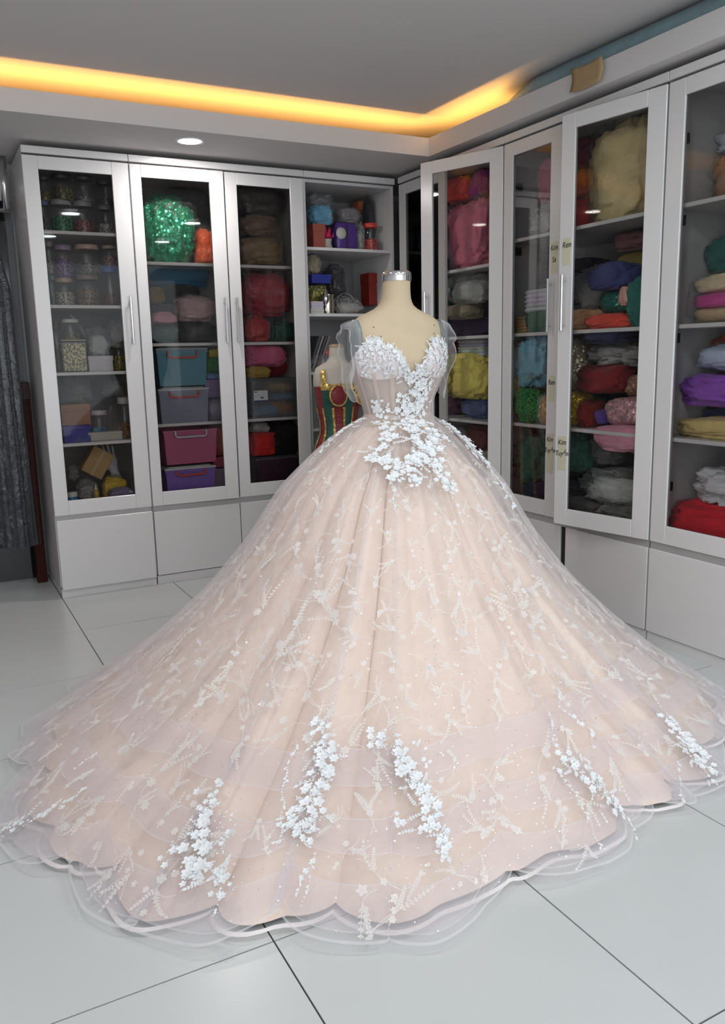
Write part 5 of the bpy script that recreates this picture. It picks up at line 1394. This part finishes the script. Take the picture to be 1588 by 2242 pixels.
# bulb ornament
mb = MB(); mb.lathe([(0, 0), (.012, 0), (.012, .03), (.008, .05), (.022, .075), (.028, .10), (.020, .125), (.006, .135), (.010, .15), (0, .16)], n=20, cap=False)
tag(mb.build('ornament', plain('chrome_ball', (.7, .7, .72), .08, 1.0), smooth=True, loc=(1.752, .12, 1.573)), 'shiny silver finial ornament in front of the black bag', 'ornament')
# leaning folders on the third open shelf
for k in range(4):
    mb = MB(); mb.box(-.006, .006, -.11, .11, 0, .24, bev=.002)
    o = mb.build('folder', plain('folder_%d' % k, [(.10, .10, .11), (.30, .29, .30), (.12, .10, .10), (.26, .22, .22)][k], .5), loc=(1.60+.022*k+.005, .20, 1.2155))
    o.rotation_euler = (0, R_(22), 0)
    tag(o, ['black folder leaning at the stile', 'grey folder leaning second from the stile', 'dark brown folder leaning third from the stile', 'mauve folder leaning outermost of the row'][k], 'folder', 'leaning folders')

# clear plastic sheet draped over the blue box in the jar cabinet
mb = MB(); P = []
for j in range(15):
    v = j/14
    row = []
    for i in range(17):
        u = i/16
        x0, x1 = .135-.0*v+.20*v, .455-.05*v
        x = x0+(x1-x0)*u
        row.append((x, .075+.05*v+.012*math.sin(u*9+v*5)+.006*math.sin(u*23), .8685+.19*v*(1-.35*abs(u-.55))))
    P.append(row)
mb.grid(P)
tag(mb.build('plastic_sheet', M_FILM, smooth=True), 'clear plastic sheet draped over the blue box and jar', 'plastic sheet')

# ------------------------------------------------------------------ second dress form in a red and green costume
CFX, CFY = 1.565, -0.40
cf = empty('dress_form', (CFX, CFY, 0), R_(8), 'small cream dress form behind the gown, dressed in red and green', 'mannequin', 'dress forms')
CB = [(.60,.150,.11),(.70,.155,.112),(.80,.140,.105),(.88,.112,.085),(.95,.120,.09),(1.02,.138,.10),(1.10,.150,.112),(1.16,.155,.105),(1.21,.155,.09),(1.245,.14,.078),(1.265,.10,.065),(1.28,.06,.055),(1.30,.047,.047),(1.36,.043,.043)]
def cf_pt(phi, z, off=0.0):
    a = float(np.interp(z, [c[0] for c in CB], [c[1] for c in CB]))+off
    b = float(np.interp(z, [c[0] for c in CB], [c[2] for c in CB]))+off
    y = b*math.cos(phi)
    for s_ in (-1, 1):
        dx = (a*math.sin(phi)-s_*.072)/.05; dz = (z-1.10)/.05
        if math.cos(phi) > 0: y += .028*math.exp(-dx*dx-dz*dz)
    return Vector((a*math.sin(phi), -y, z))
mb = MB(); mb.grid([[cf_pt(2*PI*i/56, .6+.76*j/46) for i in range(56)] for j in range(47)], wrap_u=True)
mb.build('torso', plain('pale_linen', (.50, .44, .38), .85, var=.1, scale=20), cf, smooth=True)
mb = MB(); mb.lathe([(.044, 1.358), (.045, 1.37), (.03, 1.378), (0, 1.378)], n=24, cap=False); mb.build('neck_cap', plain('wood_cap', (.35, .25, .15), .4), cf, smooth=True)
mb = MB(); mb.lathe([(0, 0), (.17, 0), (.17, .012), (.02, .03), (.016, .62), (0, .62)], n=20, cap=False); mb.build('stand', plain('stand_iron', (.05, .05, .05), .4, .6), cf, smooth=True)
cst = empty('costume', (CFX, CFY, 0), R_(8), 'red and green panelled costume with gold beaded trim', 'costume')
def cpan(a0, a1, z0, z1, off, flare=0.0, rows=22, cols=8):
    m_ = MB(); P = []
    for j in range(rows+1):
        z = z0+(z1-z0)*j/rows
        fl_ = flare*max(0, .90-z)
        zz = max(z, .6)
        row = []
        for i in range(cols+1):
            ph = R_(a0+(a1-a0)*i/cols)
            q = cf_pt(ph, zz, off)
            row.append((q.x*(1+fl_), q.y*(1+fl_), z))
        P.append(row)
    m_.grid(P); return m_
M_CRED, M_CGRN = cloth((.20, .008, .014), 'satin'), cloth((.010, .075, .052), 'satin')
M_GOLD = cloth((.55, .36, .10), 'sequin')
edges_ = [-180, -150, -120, -92, -68, -40, -12, 12, 40, 68, 92, 120, 150, 180]
for k, (a0, a1) in enumerate(zip(edges_[:-1], edges_[1:])):
    cpan(a0, a1, .18, 1.14 if k not in (5, 6, 7) else 1.13, .006, .9).build('costume_panel', M_CRED if k % 2 else M_CGRN, cst, smooth=True)
for a in edges_[1:-1]:
    cpan(a-3, a+3, .18, 1.02, .010, .9, cols=2).build('gold_trim', M_GOLD, cst, smooth=True)
cpan(-66, 66, 1.12, 1.155, .012, 0, 4, 30).build('gold_trim', M_GOLD, cst, smooth=True)
cpan(-64, -50, 1.13, 1.235, .010, 0, 8, 4).build('gold_strap', M_GOLD, cst, smooth=True)
for s_ in (-1, 1):
    m_ = MB(); c_ = cf_pt(R_(s_*32), 1.09, .012)
    P = []
    for j in range(9):
        r = .055*math.sin(PI/2*j/8); d = .022*math.cos(PI/2*j/8)
        P.append([(c_.x+r*math.cos(2*PI*i/28), c_.y-d, c_.z+r*math.sin(2*PI*i/28)) for i in range(28)])
    m_.grid(P, wrap_u=True); m_.build('gold_cup' if s_ > 0 else 'red_cup', M_GOLD if s_ > 0 else M_CRED, cst, smooth=True)
    m_ = MB(); m_.tube([(c_.x+.058*math.cos(2*PI*i/28), c_.y-.004, c_.z+.058*math.sin(2*PI*i/28)) for i in range(28)], .0055, 6, closed=True); m_.build('gold_trim', M_GOLD, cst, smooth=True)

# ------------------------------------------------------------------ dark end of the room beside the jar cabinet
M_DKGLASS = plain('dark_glass', (.018, .018, .022), .06)
d1 = structure(part('door_1', M_DKGLASS, None, (-1.25, -.012, .585, .615, 0.0, 2.22)))
part('door_frame', M_WHITE, d1, (-1.30, -.04, .56, .618, 2.22, 2.36)); part('door_track', M_BLACK, d1, (-1.30, -.045, .552, .60, 2.345, 2.358))
part('door_stile', plain('dark_aluminium', (.07, .07, .075), .35, .6), d1, (-.05, -.014, .575, .618, 0, 2.22), (-.66, -.63, .575, .618, 0, 2.22))
def garment(x, y, w, h, col, seed, label):
    t = empty('hanging_garment', (x, y, 0), R_(random.Random(seed).uniform(-12, 12)), label, 'garment', 'garments in plastic covers')
    ztop = 2.05
    def tubeish(sc, kf):
        P = []
        for j in range(26):
            v = j/25
            z = ztop-.10*0-h*v
            ww = w*(.25+.75*min(1, v*5)**.6)*(1+.12*v)*sc
            dd = .05*(.5+.5*min(1, v*4))*(1+.5*v)*sc
            P.append([(ww*.5*math.cos(2*PI*i/36)*(1+.05*math.sin(i*kf+seed+v*2)), dd*math.sin(2*PI*i/36)*(1+.35*math.sin(i*kf*1.7+seed)), z) for i in range(36)])
        m_ = MB(); m_.grid(P, wrap_u=True); return m_
    tubeish(.94, 1.3).build('garment_cloth', cloth(col, 'satin'), t, smooth=True)
    tubeish(1.05, 1.9).build('plastic_cover', M_COVER, t, smooth=True)
    m_ = MB(); m_.tube([(0, 0, ztop-.01), (0, 0, ztop+.05), (.02, 0, ztop+.075), (0, 0, ztop+.098), (-.022, 0, ztop+.078)], .0025, 6); m_.build('hanger_hook', M_STEEL, t)
garment(-.20, .31, .25, 1.78, (.010, .011, .020), 3, 'dark navy garment in a glossy clear cover next to the red pole')
garment(-.44, .47, .24, 1.70, (.012, .010, .016), 8, 'dark plum garment in a clear cover behind the navy one')
mb = MB(); mb.tube([(-1.2, .43, 2.145), (-.03, .43, 2.145)], .012, 12)
for x in (-1.18, -.05): mb.lathe([(0, 0), (.02, 0), (.02, .28), (0, .28)], c=(x, .43, 2.15), n=12, cap=False)
tag(mb.build('clothes_rail', M_STEEL, smooth=True), 'steel clothes rail hung from the soffit beside the jar cabinet', 'rail')
pl = empty('wooden_pole', (-.050, .46, 0), 0, 'dark red wooden pole standing against the cabinet side', 'pole')
mb = MB(); mb.box(-.028, .028, -.028, .028, 0, 1.19, bev=.004); mb.build('shaft', plain('dark_red_wood', (.05, .007, .005), .6, var=.3, scale=6, spec=.2), pl)
part('top_cap', plain('dark_red_cap', (.04, .007, .006), .6), pl, (-.032, .030, -.032, .030, 1.10, 1.20), bev=.004)

# ------------------------------------------------------------------ bundles pushed into the cove above the taped doors
def long_roll(name, label, cat, x, z, y0, y1, r, mat, seed, flat=1.0):
    P = []
    n = 46
    for j in range(n+1):
        v = j/n
        y = y0+(y1-y0)*v
        tp = min(1, v*7, (1-v)*7)**.5
        cx = x+.006*math.sin(v*9+seed); cz = z+.003*math.sin(v*6+seed)
        P.append([(cx+r*flat*tp*math.cos(2*PI*i/26)*(1+.10*noise.noise(Vector((v*14, i*.35, seed)))), y, cz+r*tp*math.sin(2*PI*i/26)*(1+.07*noise.noise(Vector((v*11, i*.4, seed+4))))) for i in range(26)])
    m_ = MB(); m_.grid(P, wrap_u=True)
    return tag(m_.build(name, mat, smooth=True), label, cat)
M_BLUEFILM = plain('pale_blue_plastic', (.24, .36, .40), .3, var=.25, scale=7, bump=.6, bscale=30)
long_roll('fabric_roll', 'long pale blue plastic-wrapped roll stuffed above the taped doors', 'fabric roll', 2.262, 2.538, -1.02, -3.3, .088, M_BLUEFILM, 2.0)
long_roll('fabric_roll', 'long grey-green roll behind the pale blue roll above the cabinets', 'fabric roll', 2.50, 2.535, -.95, -3.3, .085, plain('grey_green_plastic', (.22, .25, .24), .4, var=.2, scale=6, bump=.5, bscale=26), 5.0)
M_CARD = plain('brown_card', (.46, .31, .16), .75, var=.1, scale=25)
P = []
for j in range(10):
    v = j/9
    P.append([(2.146-.012*math.sin(v*2.2)-.03*max(0, .45-v), -1.68-.19*u-.012*math.sin(v*3), 2.447+.098*v-.010*math.sin(u*3)) for u in np.linspace(0, 1, 8)])
m_ = MB(); m_.grid(P)
cs = m_.build('card_sheet', M_CARD, smooth=True); md = cs.modifiers.new('thickness', 'SOLIDIFY'); md.thickness = .003
tag(cs, 'curled brown cardboard sheet hanging over the cove lip', 'cardboard')
long_roll('card_tube', 'long brown cardboard tube on top of the pale blue roll', 'tube', 2.365, 2.600, -2.0, -3.6, .026, M_CARD, 1.0)
